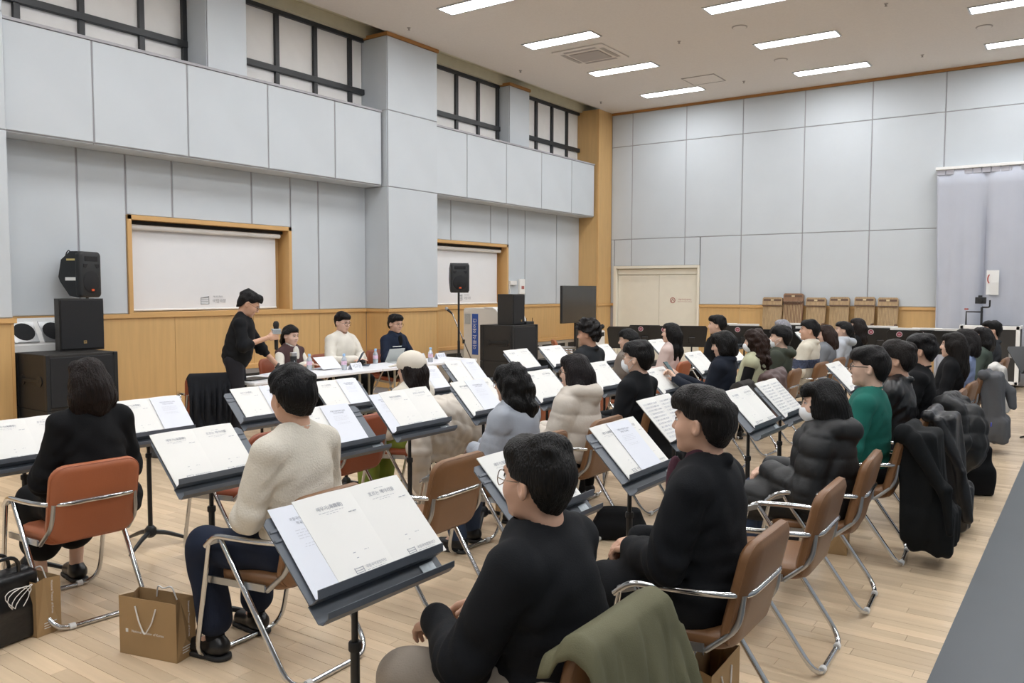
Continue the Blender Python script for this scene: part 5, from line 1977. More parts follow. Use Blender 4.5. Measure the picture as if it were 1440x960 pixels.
def person(name_label, x, y, ht, rz, top, pants, hair, tone='#c99f84', female=False, arms='lap', lean=-8, hyaw=0, hpitch=0, fine=0.010,
           legs='chair', shoes=True, glasses=None, mask=False, seed=1, standing=None, dz=0.0, face=True, bare_leg=False, sock='#141417', roll=0, extra=None, cat='person', broad=1.0):
    """seated (or standing) figure; local +Y is forward. x, y is the floor point under the pelvis."""
    root_loc = (x, y, 0)
    g = Field(0.03)                      # bare body
    sw = (0.165 if female else 0.19) * broad
    pz = 0.53 if standing is None else standing['hip']
    pel = np.array((0, -0.045 if standing is None else 0.0, pz + dz))
    H = ht - 0.016 - pel[2]
    nb = H - 0.262                      # neck base above the pelvis along the spine
    a = R(lean)
    up = np.array((0, math.sin(a), math.cos(a)))
    bend = R(standing['bend']) if standing else a * 0.4
    fw_ = np.array((0, math.cos(a), -math.sin(a)))

    def sp(t, dy=0.0, dx=0.0):
        c = pel + up * (nb * t) + fw_ * (dy + 0.02 * math.sin(PI * t))
        return c + np.array((dx, 0, 0))
    rt = rotm(-lean, 0, 0)
    neck = sp(1.0, -0.015)
    # the head sits above the neck and turns
    hr = (Matrix.Rotation(R(hyaw), 3, 'Z') @ Matrix.Rotation(R(-hpitch), 3, 'X') @ Matrix.Rotation(R(roll), 3, 'Y'))
    hs = 0.96 if female else 1.0
    hc = Vector(neck) + Vector((0, 0.035 + 0.0006 * hpitch, 0.138 * hs)) + (Vector((0, 0.02, -0.012)) if hpitch > 15 else Vector((0, 0, 0)))
    HM = Matrix.Translation(hc) @ hr.to_4x4() @ Matrix.Scale(hs, 4)
    neck_local = np.array(HM.inverted() @ Vector(sp(0.93, -0.02)))
    hf = min(max(fine * 0.55, 0.0042), 0.008)
    sh = {s: sp(0.845, -0.01, s * (sw - 0.025)) for s in (-1, 1)}
    # arms
    el, wr, hp = {}, {}, {}
    for s in (-1, 1):
        if arms == 'lap':
            el[s] = sh[s] + np.array((s * 0.075, 0.05, -0.265))
            wr[s] = np.array((s * 0.075, 0.25 + 0.02 * s, pel[2] + 0.13))
            hp[s] = ('relax', (-s * 0.5, 0.75, -0.25), (0, 0.1, 1))
        elif arms == 'knee':
            el[s] = sh[s] + np.array((s * 0.095, 0.09, -0.25))
            wr[s] = np.array((s * 0.12, 0.33, pel[2] + 0.13))
            hp[s] = ('relax', (-s * 0.35, 0.8, -0.35), (s * 0.3, 0.1, 1))
        elif arms == 'crossed':
            el[s] = sh[s] + np.array((s * 0.045, 0.10, -0.265))
            wr[s] = np.array((-s * 0.06, 0.20 + 0.03 * s, el[s][2] + 0.03))
            hp[s] = ('relax', (-s * 1, 0.05, 0.05), (0, 1, 0.3))
        elif arms == 'phone':
            el[s] = sh[s] + np.array((s * 0.03, 0.11, -0.27))
            wr[s] = np.array((s * 0.045, 0.36, el[s][2] + 0.13))
            hp[s] = ('hold', (-s * 0.25, 0.75, 0.65), (-s * 0.75, -0.5, 0.5))
        elif arms == 'table':
            el[s] = sh[s] + np.array((s * 0.10, 0.10, -0.25))
            wr[s] = np.array((s * 0.05, 0.30, 0.76))
            hp[s] = ('flat', (-s * 0.8, 0.5, 0.0), (0, 0, 1))
        elif isinstance(arms, dict):
            el[s], wr[s], hp[s] = np.array(arms[s][0]), np.array(arms[s][1]), arms[s][2]
    # legs
    kn, an, ft = {}, {}, {}
    for s in (-1, 1):
        hipx = s * 0.092
        if standing is not None:
            kn[s] = np.array((s * 0.10, 0.03 + standing.get('step', 0) * s, 0.49))
            an[s] = np.array((s * 0.11, 0.0 + 1.4 * standing.get('step', 0) * s, 0.085))
        else:
            ko = {'chair': 0.12, 'mid': 0.155, 'wide': 0.20, 'close': 0.075}[legs]
            kn[s] = np.array((s * ko, 0.375, 0.505))
            an[s] = np.array((s * (ko - 0.01), 0.37 + 0.03 * s, 0.085))
        ft[s] = an[s] + np.array((s * 0.025, 0.14, -0.045))
    hip = {s: pel + np.array((s * 0.092, 0.0, 0.0)) for s in (-1, 1)}

    # ---- bare body, one mesh: trunk and limbs, head, hands
    g.ell(sp(0.62), (sw * 0.86, 0.10, 0.19), rot=rt)
    g.ell(sp(0.25), (0.14, 0.105, 0.17), rot=rt)
    g.ell(pel, (0.155, 0.115, 0.11), rot=rt)
    g.cap(sh[-1], sh[1], 0.05)
    g.cap(sp(0.9), sp(1.04), 0.055, 0.047)
    for s in (-1, 1):
        g.chain([sh[s], el[s], wr[s]], [0.040, 0.031, 0.024], k=0.02)
        g.chain([hip[s], kn[s], an[s]], [0.075, 0.052, 0.034], k=0.02)
        g.cap(an[s], ft[s] + np.array((0, -0.03, 0)), 0.032, 0.026, k=0.02)
    parts = [g.mesh(max(fine * 1.5, 0.014))]
    parts.append(xform(head_part(hf, neck_local, female), HM))
    for s in (-1, 1):
        pose, d, zd = hp[s]
        parts.append(xform(hand_part(pose, -s if False else s * -1, 0.0045 if fine < 0.012 else 0.006), dirm(wr[s], d, zd)))
    body = link('person', np_mesh('person', parts), skin(tone), None, root_loc, rz)
    tag(body, name_label, cat)

    def child(nm, parts_, m, smooth=True):
        return link(nm, np_mesh(nm, parts_, smooth), m, body)

    # ---- face details
    if face:
        for s in (-1, 1):
            e = B().lathe([(0, -0.0105), (0.008, -0.007), (0.0112, 0), (0.008, 0.007), (0, 0.0105)], 10, (s * 0.032, 0.0785, 0.008), Matrix.Diagonal((1.25, 1, 0.62)))
            eo = e.xf(HM).obj('eye', M_eyew, body)
            B().lathe([(0.0052, 0), (0.004, 0.002), (0, 0.003)], 10, (s * 0.031, 0.0885, 0.008), Matrix.Rotation(R(-90), 3, 'X')).xf(HM).obj('iris', M_iris, eo)
            B().tube([(s * 0.014, 0.094, 0.029), (s * 0.030, 0.0925, 0.034), (s * 0.048, 0.080, 0.029)], 0.0032, 5).xf(HM).obj('eyebrow', hairmat(hair['color']), body)
            B().tube([(s * 0.017, 0.0895, 0.0125), (s * 0.032, 0.0905, 0.0155), (s * 0.046, 0.082, 0.0115)], 0.0018, 4).xf(HM).obj('eyelash', M_iris, body)
        if not mask:
            B().tube([(-0.021, 0.0895, -0.0605), (0, 0.099, -0.0585), (0.021, 0.0895, -0.0605)], 0.0034, 6).xf(HM).obj('lips', M_lip, body)
    # ---- hair
    child('hair', [xform(hair_part(hair, min(max(fine * 0.6, 0.005), 0.009), seed), HM)], hairmat(hair['color']))
    if hair.get('clasp'):
        B().box((0, -0.122, 0.02), (0.05, 0.012, 0.016), None, 0.004).xf(HM).obj('hair_clasp', M_blkpl, body)

    # ---- top garment
    tk = top['kind']
    th = {'knit': 0.018, 'sweat': 0.024, 'coat': 0.034, 'puffer': 0.055, 'shirt': 0.012, 'vest': 0.03, 'leather': 0.028}[tk] + top.get('loose', 0.0)
    q = None
    if tk == 'puffer':
        q = (top.get('pitch', 0.085), 0.005)
    f = Field(0.045)
    f.ell(sp(0.64, -0.005), (sw * 0.86 + th * 0.8, 0.105 + th, 0.205), rot=rt)
    f.ell(sp(0.27), (0.148 + th, 0.118 + th, 0.20), rot=rt, k=0.06)
    if standing is None:
        f.ell(pel + np.array((0, 0.02, 0.01)), (0.165 + th * 0.8, 0.115 + th * 0.7, 0.085 + th * 0.3), rot=None, k=0.06)
    else:
        f.ell(pel + np.array((0, 0.01, 0.04)), (0.148 + th, 0.100 + th, 0.11), rot=None, k=0.06)
    f.cap(sh[-1], sh[1], 0.050 + th * 0.45)
    f.cap(sp(0.88), sp(0.99), 0.068 + th * 0.3, 0.055 + th * 0.25, k=0.05)
    for s in (-1, 1):
        f.cap(sp(0.97, 0, s * 0.045), sh[s], 0.040 + th * 0.3, 0.046 + th * 0.4, k=0.04)
    cuff = top.get('sleeve', 1.0)
    sleeves = Field(0.03)
    tgt = f
    if tk == 'vest':
        tgt = sleeves
    if top.get('sleeve', 1.0) > 0:
        for s in (-1, 1):
            w_end = el[s] + (wr[s] - el[s]) * (cuff if cuff <= 1 else 1)
            at = th if tk != 'vest' else 0.012
            qq = q
            tgt.cap(sh[s], el[s], 0.048 + at * 0.75, 0.043 + at * 0.7, k=0.014, q=qq)
            tgt.cap(el[s], w_end, 0.043 + at * 0.7, 0.032 + at * 0.5, k=0.03, q=qq)
    if tk == 'puffer' or top.get('hood'):
        r0 = 0.06 if tk == 'puffer' else 0.045
        hb = top.get('hood', 1.0)
        if hb:
            f.chain([sp(0.99, 0.05, -0.085), sp(1.02, -0.06, -0.10), sp(0.98, -0.115, 0.0), sp(1.02, -0.06, 0.10), sp(0.99, 0.05, 0.085)], [0.035, r0 * 0.8, r0 * 1.05, r0 * 0.8, 0.035], k=0.03)
    if tk == 'coat' or top.get('collar'):
        f.chain([sp(0.97, 0.075, -0.05), sp(1.0, -0.02, -0.075), sp(1.02, -0.075, 0), sp(1.0, -0.02, 0.075), sp(0.97, 0.075, 0.05)], [0.016, 0.02, 0.022, 0.02, 0.016], k=0.018)
    if top.get('high'):
        f.cap(sp(0.97), sp(1.07, 0.0), 0.062, 0.058, k=0.02)
    if top.get('skirt'):
        for s in (-1, 1):
            f.cap(hip[s], kn[s] + np.array((0, -0.05, 0.0)), 0.095 + th * 0.6, 0.08 + th * 0.5, k=0.06)
        if top['skirt'] > 1:
            for s in (-1, 1):
                f.cap(kn[s] + np.array((0, -0.05, 0.0)), an[s] + np.array((0, 0.0, 0.20)), 0.085, 0.10, k=0.06)
        f.box(pel + np.array((0, 0.0, 0.0)), (0.17 + th, 0.10, 0.075), 0.05, k=0.05)
    # neck opening
    nr = top.get('neck', 0.058)
    f.cap(sp(0.985, 0.012), sp(1.3, 0.05), nr, nr + 0.02, k=0.006, op='s')
    amp = {'knit': 0.005, 'sweat': 0.008, 'coat': 0.007, 'puffer': 0.0035, 'shirt': 0.006, 'vest': 0.006, 'leather': 0.010}[tk]
    w1 = waves(seed * 7 + 3, 7, 14, 34, amp)
    w2 = waves(seed * 7 + 5, 6, 40, 75, amp * (0.35 if tk != 'puffer' else 0.8))
    wamp = {'knit': 0.005, 'sweat': 0.007, 'coat': 0.007, 'puffer': 0.003, 'shirt': 0.006, 'vest': 0.003, 'leather': 0.008}[tk]
    wrk = []
    for s in (-1, 1):
        ax_ = (wr[s] - sh[s]) / max(np.linalg.norm(wr[s] - sh[s]), 1e-6)
        wrk.append((el[s], ax_, 0.11))
        wrk.append((sh[s] + np.array((-s * 0.03, 0.0, -0.11)), np.array((s * 0.6, 0.2, 0.75)), 0.09))
    wrk.append((sp(0.12), np.array((0.1, 0.2, 1.0)), 0.17))

    def disp(x, y, z):
        d = w1(x, y, z * 0.55) + w2(x, y, z)
        if tk == 'puffer':
            d = d - 0.010 * (np.abs(np.sin(PI * (z - 0.15 * y) / q[0])) ** 0.4 - 0.7)
        for (c_, ax_, r_) in wrk:
            px, py, pz_ = x - c_[0], y - c_[1], z - c_[2]
            d = d + wamp * np.exp(-(px * px + py * py + pz_ * pz_) / (r_ * r_)) * np.sin(95 * (px * ax_[0] + py * ax_[1] + pz_ * ax_[2]) + 2.5 * np.sin(25 * py + 18 * px))
        return d
    f.disp = disp
    hem = top.get('hem')
    if hem is not None:
        f.cut = lambda x, y, z: (hem + pel[2]) - z
    tm = top['mat']
    cr = []
    for k_ in range(20):
        t_ = 2 * PI * k_ / 20
        cr.append(Vector(sp(0.985 + 0.02 * (-math.sin(t_)), 0.012)) + Vector((math.cos(t_) * (nr + 0.006), math.sin(t_) * (nr + 0.010), 0.004 - 0.012 * math.sin(t_))))
    to = child(top.get('name', 'sweater'), [f.mesh(fine)], tm)
    if tk in ('knit', 'sweat') and not top.get('collar') and not top.get('hood'):
        B().tube(cr, 0.010, 8, close=True).obj('neck_rib', tm, to)
    if tk == 'vest':
        child('sleeves', [sleeves.mesh(fine)], top['mat2'])
    if top.get('stripe'):
        z0, z1, sm = top['stripe']
        f2 = Field(0.045)
        f2.p = list(f.p)
        base = f.disp
        f2.disp = lambda x, y, z: base(x, y, z) - 0.003
        f2.cut = lambda x, y, z: np.maximum(pel[2] + z0 - z, z - (pel[2] + z1))
        child('pattern_band', [f2.mesh(fine)], sm)
    if top.get('inner'):
        fi = Field(0.02)
        fi.cap(sp(0.88, 0.03), sp(1.06, 0.01), 0.068, 0.057)
        fi.ell(sp(0.75, 0.075 + th * 0.9), (0.05, 0.035, 0.13), rot=rt)
        child('inner_shirt', [fi.mesh(fine)], top['inner'])
    # ---- trousers
    f = Field(0.04)
    pl = pants.get('loose', 0.01)
    if standing is None:
        f.ell(pel + np.array((0, 0.0, -0.02)), (0.165 + pl, 0.13 + pl, 0.10))
    else:
        f.ell(pel + np.array((0, 0.005, 0.02)), (0.150 + pl, 0.105 + pl, 0.13))
    for s in (-1, 1):
        bt = an[s] + (kn[s] - an[s]) * pants.get('cuff', 0.06)
        f.chain([hip[s], kn[s], bt], [0.082 + pl, 0.060 + pl, 0.044 + pl * pants.get('flare', 1.2)], k=0.03)
    w3 = waves(seed * 5 + 1, 6, 20, 45, 0.005)
    f.disp = lambda x, y, z: w3(x, y, z)
    child('skirt' if pants.get('skirt') else 'trousers', [f.mesh(max(fine, 0.010))], pants['mat'])
    # ---- shoes and socks
    if shoes:
        for s in (-1, 1):
            f = Field(0.02)
            tz = 0.0
            A = an[s]
            f.cap((A[0], A[1] - 0.03, 0.055), (A[0] + s * 0.018, A[1] + 0.12, 0.040), 0.043, 0.038)
            f.cap((A[0], A[1] - 0.01, 0.06), (A[0], A[1], 0.09), 0.042, 0.038)
            f.cut = lambda x, y, z: 0.012 - z
            so = child('shoe', [f.mesh(0.009)], pants.get('shoe', M_shoe))
            f = Field(0.01)
            f.cap((A[0], A[1] - 0.035, 0.012), (A[0] + s * 0.019, A[1] + 0.125, 0.012), 0.046, 0.043)
            f.cut = lambda x, y, z: np.maximum(0.001 - z, z - 0.022)
            sm_ = link('shoe_sole', np_mesh('shoe_sole', [f.mesh(0.0085)], False), M_sole, so)
            if not bare_leg:
                f = Field(0.01)
                f.cap(A + np.array((0, 0, -0.02)), A + (kn[s] - A) * 0.3, 0.041, 0.044)
                child('sock', [f.mesh(0.011)], cloth(sock))
    # ---- glasses and mask
    if glasses:
        gm = M_lens if glasses == 'thick' else M_wire
        r = 0.0028 if glasses == 'thick' else 0.0016
        gb = B()
        for s in (-1, 1):
            c = Vector((s * 0.034, 0.1055, 0.002))
            w, hh = (0.026, 0.019) if glasses == 'thick' else (0.025, 0.022)
            gb.tube([c + Vector((w * math.cos(t), -0.010 * abs(math.cos(t)) * (1 if s * math.cos(t) > 0 else 0.2), hh * math.sin(t))) for t in [2 * PI * k / 16 for k in range(16)]], r, 5, close=True)
            gb.tube([c + Vector((s * w, -0.010, 0.006)), Vector((s * 0.080, 0.055, 0.008)), Vector((s * 0.0835, -0.005, 0.010)), Vector((s * 0.083, -0.025, -0.006))], r, 5)
        gb.tube([(-0.009, 0.1045, 0.006), (0, 0.108, 0.008), (0.009, 0.1045, 0.006)], r, 5)
        gb.xf(HM).obj('glasses', gm, body)
    if mask:
        f = Field(0.02)
        f.ell((0, 0.030, -0.055), (0.069, 0.088, 0.066))
        f.ell((0, 0.095, -0.040), (0.024, 0.030, 0.034), k=0.03)
        f.cut = lambda x, y, z: np.maximum(np.maximum(0.035 + 0.25 * np.abs(x) - y, z + 0.012 + 0.25 * np.abs(x)), -(z + 0.118))
        mo = child('face_mask', [xform(f.mesh(0.006), HM)], M_mask)
        for s in (-1, 1):
            B().tube([(s * 0.062, 0.055, -0.035), (s * 0.083, 0.002, 0.004), (s * 0.086, -0.022, -0.004), (s * 0.080, -0.012, -0.030), (s * 0.055, 0.045, -0.085)], 0.0018, 5, 0.01).xf(HM).obj('ear_loop', M_mask, mo)
    body['_'] = 0
    del body['_']
    info = dict(body=body, HM=HM, wr=wr, el=el, hp=hp, sp=sp, pel=pel, hc=hc)
    return info

# ================================================================ PEOPLE
BLK = '#17181b'
K_black = cloth('#101216')
K_black2 = cloth('#0c0d10')
K_cream = cloth('#d3cdc0', bscale=120, bump=0.35)
K_white = cloth('#dedad0', bscale=120, bump=0.25)
K_navy = cloth('#1a2336')
K_denim = cloth('#1b2335', bscale=300)
K_jeans = cloth('#3c4a63', bscale=300)
K_beige = cloth('#978c80', rough=0.8)
K_puf_grey = mat('grey_blue_puffer_shell', '#9aa0aa', rough=0.42, var=0.05, vscale=9, bump=0.1, bscale=60)
K_puf_cream = mat('cream_puffer_shell', '#c6bdb1', rough=0.5, var=0.05, vscale=9, bump=0.1, bscale=60)
K_puf_black = mat('black_puffer_shell', '#0d0e10', rough=0.55, var=0.08, vscale=9, bump=0.1, bscale=60)
K_leather = mat('black_leather_jacket', '#131417', rough=0.36, var=0.1, vscale=12, bump=0.3, bscale=30)
HB = '#0f0e0e'
S1, S2, S3 = '#cfa58d', '#dab6a1', '#c59a82'
SHORT = dict(kind='short', color=HB, fringe=0.055)


def P(label, c, y, ht, top, pants, hair, **kw):
    x = c if isinstance(c, float) else c
    kw.setdefault('rz', FACE)
    return person(label, x, y, ht, kw.pop('rz'), top, pants, hair, **kw)


TR = lambda m, **k: dict(mat=m, **k)
D_black = TR(K_black2)
LONGF = dict(kind='long', color='#14100f', len=0.24, fringe=0.05)

# ---- column by the mat
near = P('person in a black sweatshirt, beige trousers and wire glasses, seated beside the green trench', C1 - 0.06, 1.97, 1.245, dict(kind='sweat', mat=K_black, loose=0.014, name='sweatshirt'),
         TR(K_beige, loose=0.022), dict(kind='short', color='#141211', fringe=0.05, vol=0.004, nape=0.004), arms='knee', lean=10, legs='wide', glasses='wire', fine=0.0075, seed=3, tone=S1, hyaw=-2)
coatm = P('person in a black wool overcoat, seated next to the empty tan chair', C1, 2.90, 1.30, dict(kind='coat', mat=K_black, loose=0.004, name='overcoat', skirt=1, inner=cloth('#4a2b36')),
          D_black, dict(kind='short', color='#191615', fringe=0.035, vol=0.008), arms='lap', lean=2, fine=0.008, seed=5, tone=S1, hyaw=0)
P('person in a long black puffer and white mask with long black hair', C1, 4.56, 1.195, dict(kind='puffer', mat=K_puf_black, name='puffer_coat', skirt=1, pitch=0.10), TR(K_jeans), dict(kind='long', color=HB, len=0.26, fringe=0.045, wave=1.6, w=0.10, front=0.03),
  female=True, arms='lap', lean=2, mask=True, hyaw=12, hpitch=8, fine=0.009, seed=6, tone=S2)
P('person in a teal green sweater and thick black glasses', C1, 5.48, 1.312, dict(kind='knit', mat=cloth('#1d6459', bscale=160), loose=0.006), D_black, dict(kind='short', color='#151313', fringe=0.04, vol=0.006), arms='lap', lean=-2, glasses='thick', hyaw=6,
  fine=0.009, seed=7, tone=S2, broad=1.08)
leath = P('person in a black leather jacket with bowl cut dark hair', C1, 6.35, 1.30, dict(kind='leather', mat=K_leather, name='leather_jacket', collar=True), D_black, dict(kind='short', color='#1c1715', fringe=0.03, vol=0.013, side=1), lean=-2, hyaw=4, fine=0.010, seed=8, tone=S1, arms='phone')
P('person in a plain black sweatshirt with bare long neck', C1, 7.20, 1.318, dict(kind='sweat', mat=K_black2, name='sweatshirt'), D_black, dict(kind='short', color='#121011', fringe=0.04, vol=0.008), lean=-4, hyaw=2, fine=0.011, seed=9, tone=S1)
P('person in black with long straight dark hair, next to the grey wool coat', C1, 8.78, 1.285, dict(kind='knit', mat=K_black2), D_black, dict(kind='long', color='#17120f', len=0.36, fringe=0.05, w=0.098), female=True, hyaw=2, fine=0.011, seed=10, tone=S2)
P('person in a pale blue shirt with a dark bob', C1, 9.70, 1.285, dict(kind='shirt', mat=cloth('#8d9cbf'), name='shirt', collar=True), D_black, dict(kind='bob', color='#161211', len=0.17, fringe=0.05), female=True, hyaw=4, fine=0.013, seed=11, tone=S2)
P('person in a dark green jacket with a dark bob, by the white knit', C1, 11.25, 1.245, dict(kind='shirt', mat=cloth('#48524a'), name='jacket', loose=0.01), D_black, dict(kind='bob', color='#131111', len=0.17, fringe=0.05), female=True, hyaw=18, fine=0.013, seed=12, tone=S2)
P('person in a dark grey suit in front of the flight case', C1, 12.20, 1.285, dict(kind='coat', mat=cloth('#34373b'), name='suit_jacket'), D_black, SHORT, hyaw=18, fine=0.013, seed=13, tone=S1)

# ---- middle column
cream = P('person in a fluffy cream sweater, dark jeans and black shoes', C2 + 0.05, 2.38, 1.322, dict(kind='knit', mat=K_cream, loose=0.012), TR(K_denim, loose=0.024, cuff=0.22, flare=1.4), dict(kind='short', color='#0d0c0e', fringe=0.03, vol=0.010, nape=-0.004),
          arms='lap', lean=2, fine=0.008, seed=14, tone=S1, legs='mid', hyaw=-12, hpitch=4, rz=FACE + R(5))
P('person in a grey blue puffer with wavy black hair and glasses', C2, 4.12, 1.225, dict(kind='puffer', mat=K_puf_grey, name='puffer_jacket', pitch=0.16, hood=0, loose=-0.016, collar=True), TR(K_jeans), dict(kind='long', color=HB, len=0.27, fringe=0.045, wave=2.2, w=0.104, curl=0.004),
  female=True, arms='lap', lean=4, glasses='wire', hyaw=12, hpitch=6, fine=0.009, seed=15, tone=S2)
P('person in a cream hooded puffer with straight dark hair', C2, 4.85, 1.235, dict(kind='puffer', mat=K_puf_cream, name='puffer_jacket', pitch=0.12), D_black, dict(kind='bob', color='#171213', len=0.19, fringe=0.05), female=True, arms='lap', glasses='wire',
  hyaw=8, hpitch=6, fine=0.009, seed=16, tone=S2, lean=2)
P('person in a black sweatshirt, white mask and glasses, black coat hung behind', C2, 5.62, 1.282, dict(kind='sweat', mat=K_black, name='sweatshirt'), D_black, dict(kind='short', color='#121112', fringe=0.035, vol=0.008), arms='lap', mask=True, glasses='wire',
  hyaw=4, fine=0.009, seed=17, tone=S2)
bob = P('person in a navy sweater with striped collar looking at a phone', C2, 7.38, 1.302, dict(kind='knit', mat=cloth('#171d29'), loose=0.008, collar=True), D_black, dict(kind='bob', color='#100e0e', len=0.125, fringe=0.02, w=0.10), female=True, arms='phone', hyaw=14,
        hpitch=14, fine=0.010, seed=18, tone=S2)
P('person in a pale green vest over black sleeves, white mask and long wavy brown hair', C2, 8.25, 1.282, dict(kind='vest', mat=cloth('#b7b799'), mat2=K_black2, name='vest', high=True), TR(cloth('#5b4a46')), dict(kind='long', color='#2a1b15', len=0.31, fringe=0.03, wave=2.4, w=0.105, curl=0.008),
  female=True, mask=True, hyaw=16, hpitch=4, fine=0.011, seed=19, tone=S2)
P('person in a dark green hooded parka and white mask', C2, 9.05, 1.278, dict(kind='coat', mat=cloth('#3b4036', rough=0.7), name='parka', hood=1.0, loose=0.012), D_black, dict(kind='short', color='#141213', fringe=0.03, vol=0.010), mask=True, hyaw=14, fine=0.011, seed=20, tone=S2)
P('person in a cream sweater with a navy patterned band', C2, 10.15, 1.318, dict(kind='knit', mat=cloth('#cfc8b8', bscale=120), loose=0.016, collar=True, stripe=(0.20, 0.31, mat('fair_isle_band', '#3c4357', rough=0.9, var=0.6, vscale=55))), TR(cloth('#8d8472')), SHORT, hyaw=16, fine=0.011, seed=21, tone=S1, broad=1.12)
P('person in a grey coat with brown shoulder length hair', C2, 10.95, 1.24, dict(kind='coat', mat=cloth('#777a7f'), name='coat'), D_black, dict(kind='long', color='#2b1d18', len=0.22, fringe=0.05), female=True, hyaw=22, hpitch=10, fine=0.013, seed=22, tone=S2)
P('person in a pale grey hooded top with tied black hair', C2, 11.80, 1.262, dict(kind='sweat', mat=cloth('#b3b8bf'), name='hoodie', hood=1.0), D_black, dict(kind='bob', color=HB, len=0.15, fringe=0.05, tie=True), female=True, hyaw=16, fine=0.013, seed=23, tone=S2)
P('person in black with long hair in front of the zithers', C2, 12.60, 1.28, dict(kind='knit', mat=K_black2), D_black, dict(kind='long', color='#1c1513', len=0.33, fringe=0.05), female=True, hyaw=14, fine=0.013, seed=24, tone=S2)

# ---- front column
P('person in a long black coat with a dark brown bob, on the terracotta chair', C3, 2.24, 1.312, dict(kind='coat', mat=K_black2, name='long_coat', skirt=2, loose=0.0), TR(K_black2, cuff=0.5), dict(kind='bob', color='#1a1210', len=0.175, fringe=0.05, w=0.100, open=0.05),
  female=True, arms='lap', lean=4, hyaw=6, fine=0.008, seed=25, tone=S2, bare_leg=True)
capw = P('person in a cream knit and white baseball cap with long dark hair', C3, 4.72, 1.185, dict(kind='knit', mat=K_cream, loose=0.01), TR(cloth('#7f8f3f'), loose=0.03), dict(kind='long', color='#17100f', len=0.25, fringe=0.045, w=0.084), female=True, lean=4, hyaw=14, hpitch=4,
         fine=0.010, seed=26, tone=S2)
P('person in a charcoal jacket with voluminous curly hair', C3, 7.25, 1.352, dict(kind='coat', mat=cloth('#26292d'), name='jacket'), D_black, dict(kind='short', color='#161313', fringe=0.045, vol=0.022, curl=0.012, side=1), hyaw=16, hpitch=6, fine=0.011, seed=27, tone=S3)
P('person in a taupe knit with a dark fringe and short bob', C3, 8.15, 1.25, dict(kind='knit', mat=cloth('#766d65'), loose=0.008), D_black, dict(kind='bob', color=HB, len=0.12, fringe=0.02, tie=True), female=True, hyaw=14, hpitch=6, fine=0.012, seed=28, tone=S2)
P('person in a pale pink top with long straight black hair', C3, 9.25, 1.282, dict(kind='knit', mat=cloth('#cfbab3')), TR(cloth('#c9b6ad'), loose=0.03), dict(kind='long', color=HB, len=0.36, fringe=0.06), female=True, hyaw=20, fine=0.012, seed=29, tone=S2)
P('person in black with swept dark hair behind the pink topped one', C3, 10.70, 1.325, dict(kind='coat', mat=K_black2, name='jacket'), D_black, dict(kind='short', color=HB, fringe=0.05, vol=0.01), hyaw=18, fine=0.013, seed=30, tone=S2)
P('person with short silver grey hair and dark top near the zithers', C3 + 0.6, 11.60, 1.27, dict(kind='knit', mat=K_black2), D_black, dict(kind='bob', color='#8f8e94', len=0.12, fringe=0.05), female=True, hyaw=25, fine=0.013, seed=31, tone=S2)

# ---- panel
P('person in a brown sleeveless vest over a cream turtleneck, speaking at the white table', -7.93, 6.62, 1.235, dict(kind='vest', mat=cloth('#4a3637'), mat2=K_white, name='vest', high=False, inner=K_white), D_black, dict(kind='bob', color=HB, len=0.16, fringe=0.055, tie=True), rz=R(-90), female=True,
  arms='table', lean=4, hyaw=6, hpitch=10, fine=0.011, seed=32, tone='#d9b6a4')
P('person in a white sweatshirt and glasses with parted hair at the white table', -7.95, 7.45, 1.365, dict(kind='sweat', mat=K_white, name='sweatshirt', loose=0.014), D_black, dict(kind='short', color='#121011', fringe=0.056, vol=0.005), rz=R(-90), arms='table', lean=6, hyaw=2, hpitch=12,
  glasses='wire', fine=0.010, seed=33, tone='#d9b3a0')
P('person in a navy cardigan over a black turtleneck and glasses', -7.93, 8.42, 1.315, dict(kind='coat', mat=K_navy, name='cardigan', inner=K_black2, loose=-0.006), D_black, dict(kind='short', color='#121011', fringe=0.06, vol=0.006), rz=R(-90), arms='table', lean=6, hyaw=-4, hpitch=10,
  glasses='wire', fine=0.010, seed=34, tone='#cfa792')
pp = at_x(331, 530, -7.05)
PRZ = R(-42)
arms = {1: ((0.235, 0.10, 1.09), (0.13, 0.34, 1.17), ('grip', (-0.45, 0.85, 0.1), (0.85, 0.45, 0.1))),
        -1: ((-0.20, 0.24, 1.04), (-0.16, 0.42, 0.84), ('flat', (0.1, 0.75, -0.62), (0.0, 0.6, 0.75)))}
pres = P('person in black standing at the table end, holding a microphone and looking down', pp.x, pp.y, 1.655, dict(kind='knit', mat=K_black, sleeve=0.25, loose=0.006), TR(cloth('#24242a')), dict(kind='short', color='#121112', fringe=0.062, vol=0.004, curl=0.003),
         rz=PRZ, arms=arms, lean=11, hpitch=32, standing=dict(hip=0.93, bend=0), glasses='wire', fine=0.009, seed=35, tone=S1)
B().lathe([(0.031, -0.012), (0.034, -0.01), (0.034, 0.01), (0.031, 0.012)], 14, (-0.157, 0.40, 0.858), Matrix.Rotation(R(55), 3, 'X')).obj('wristwatch', M_blkpl, pres['body'])

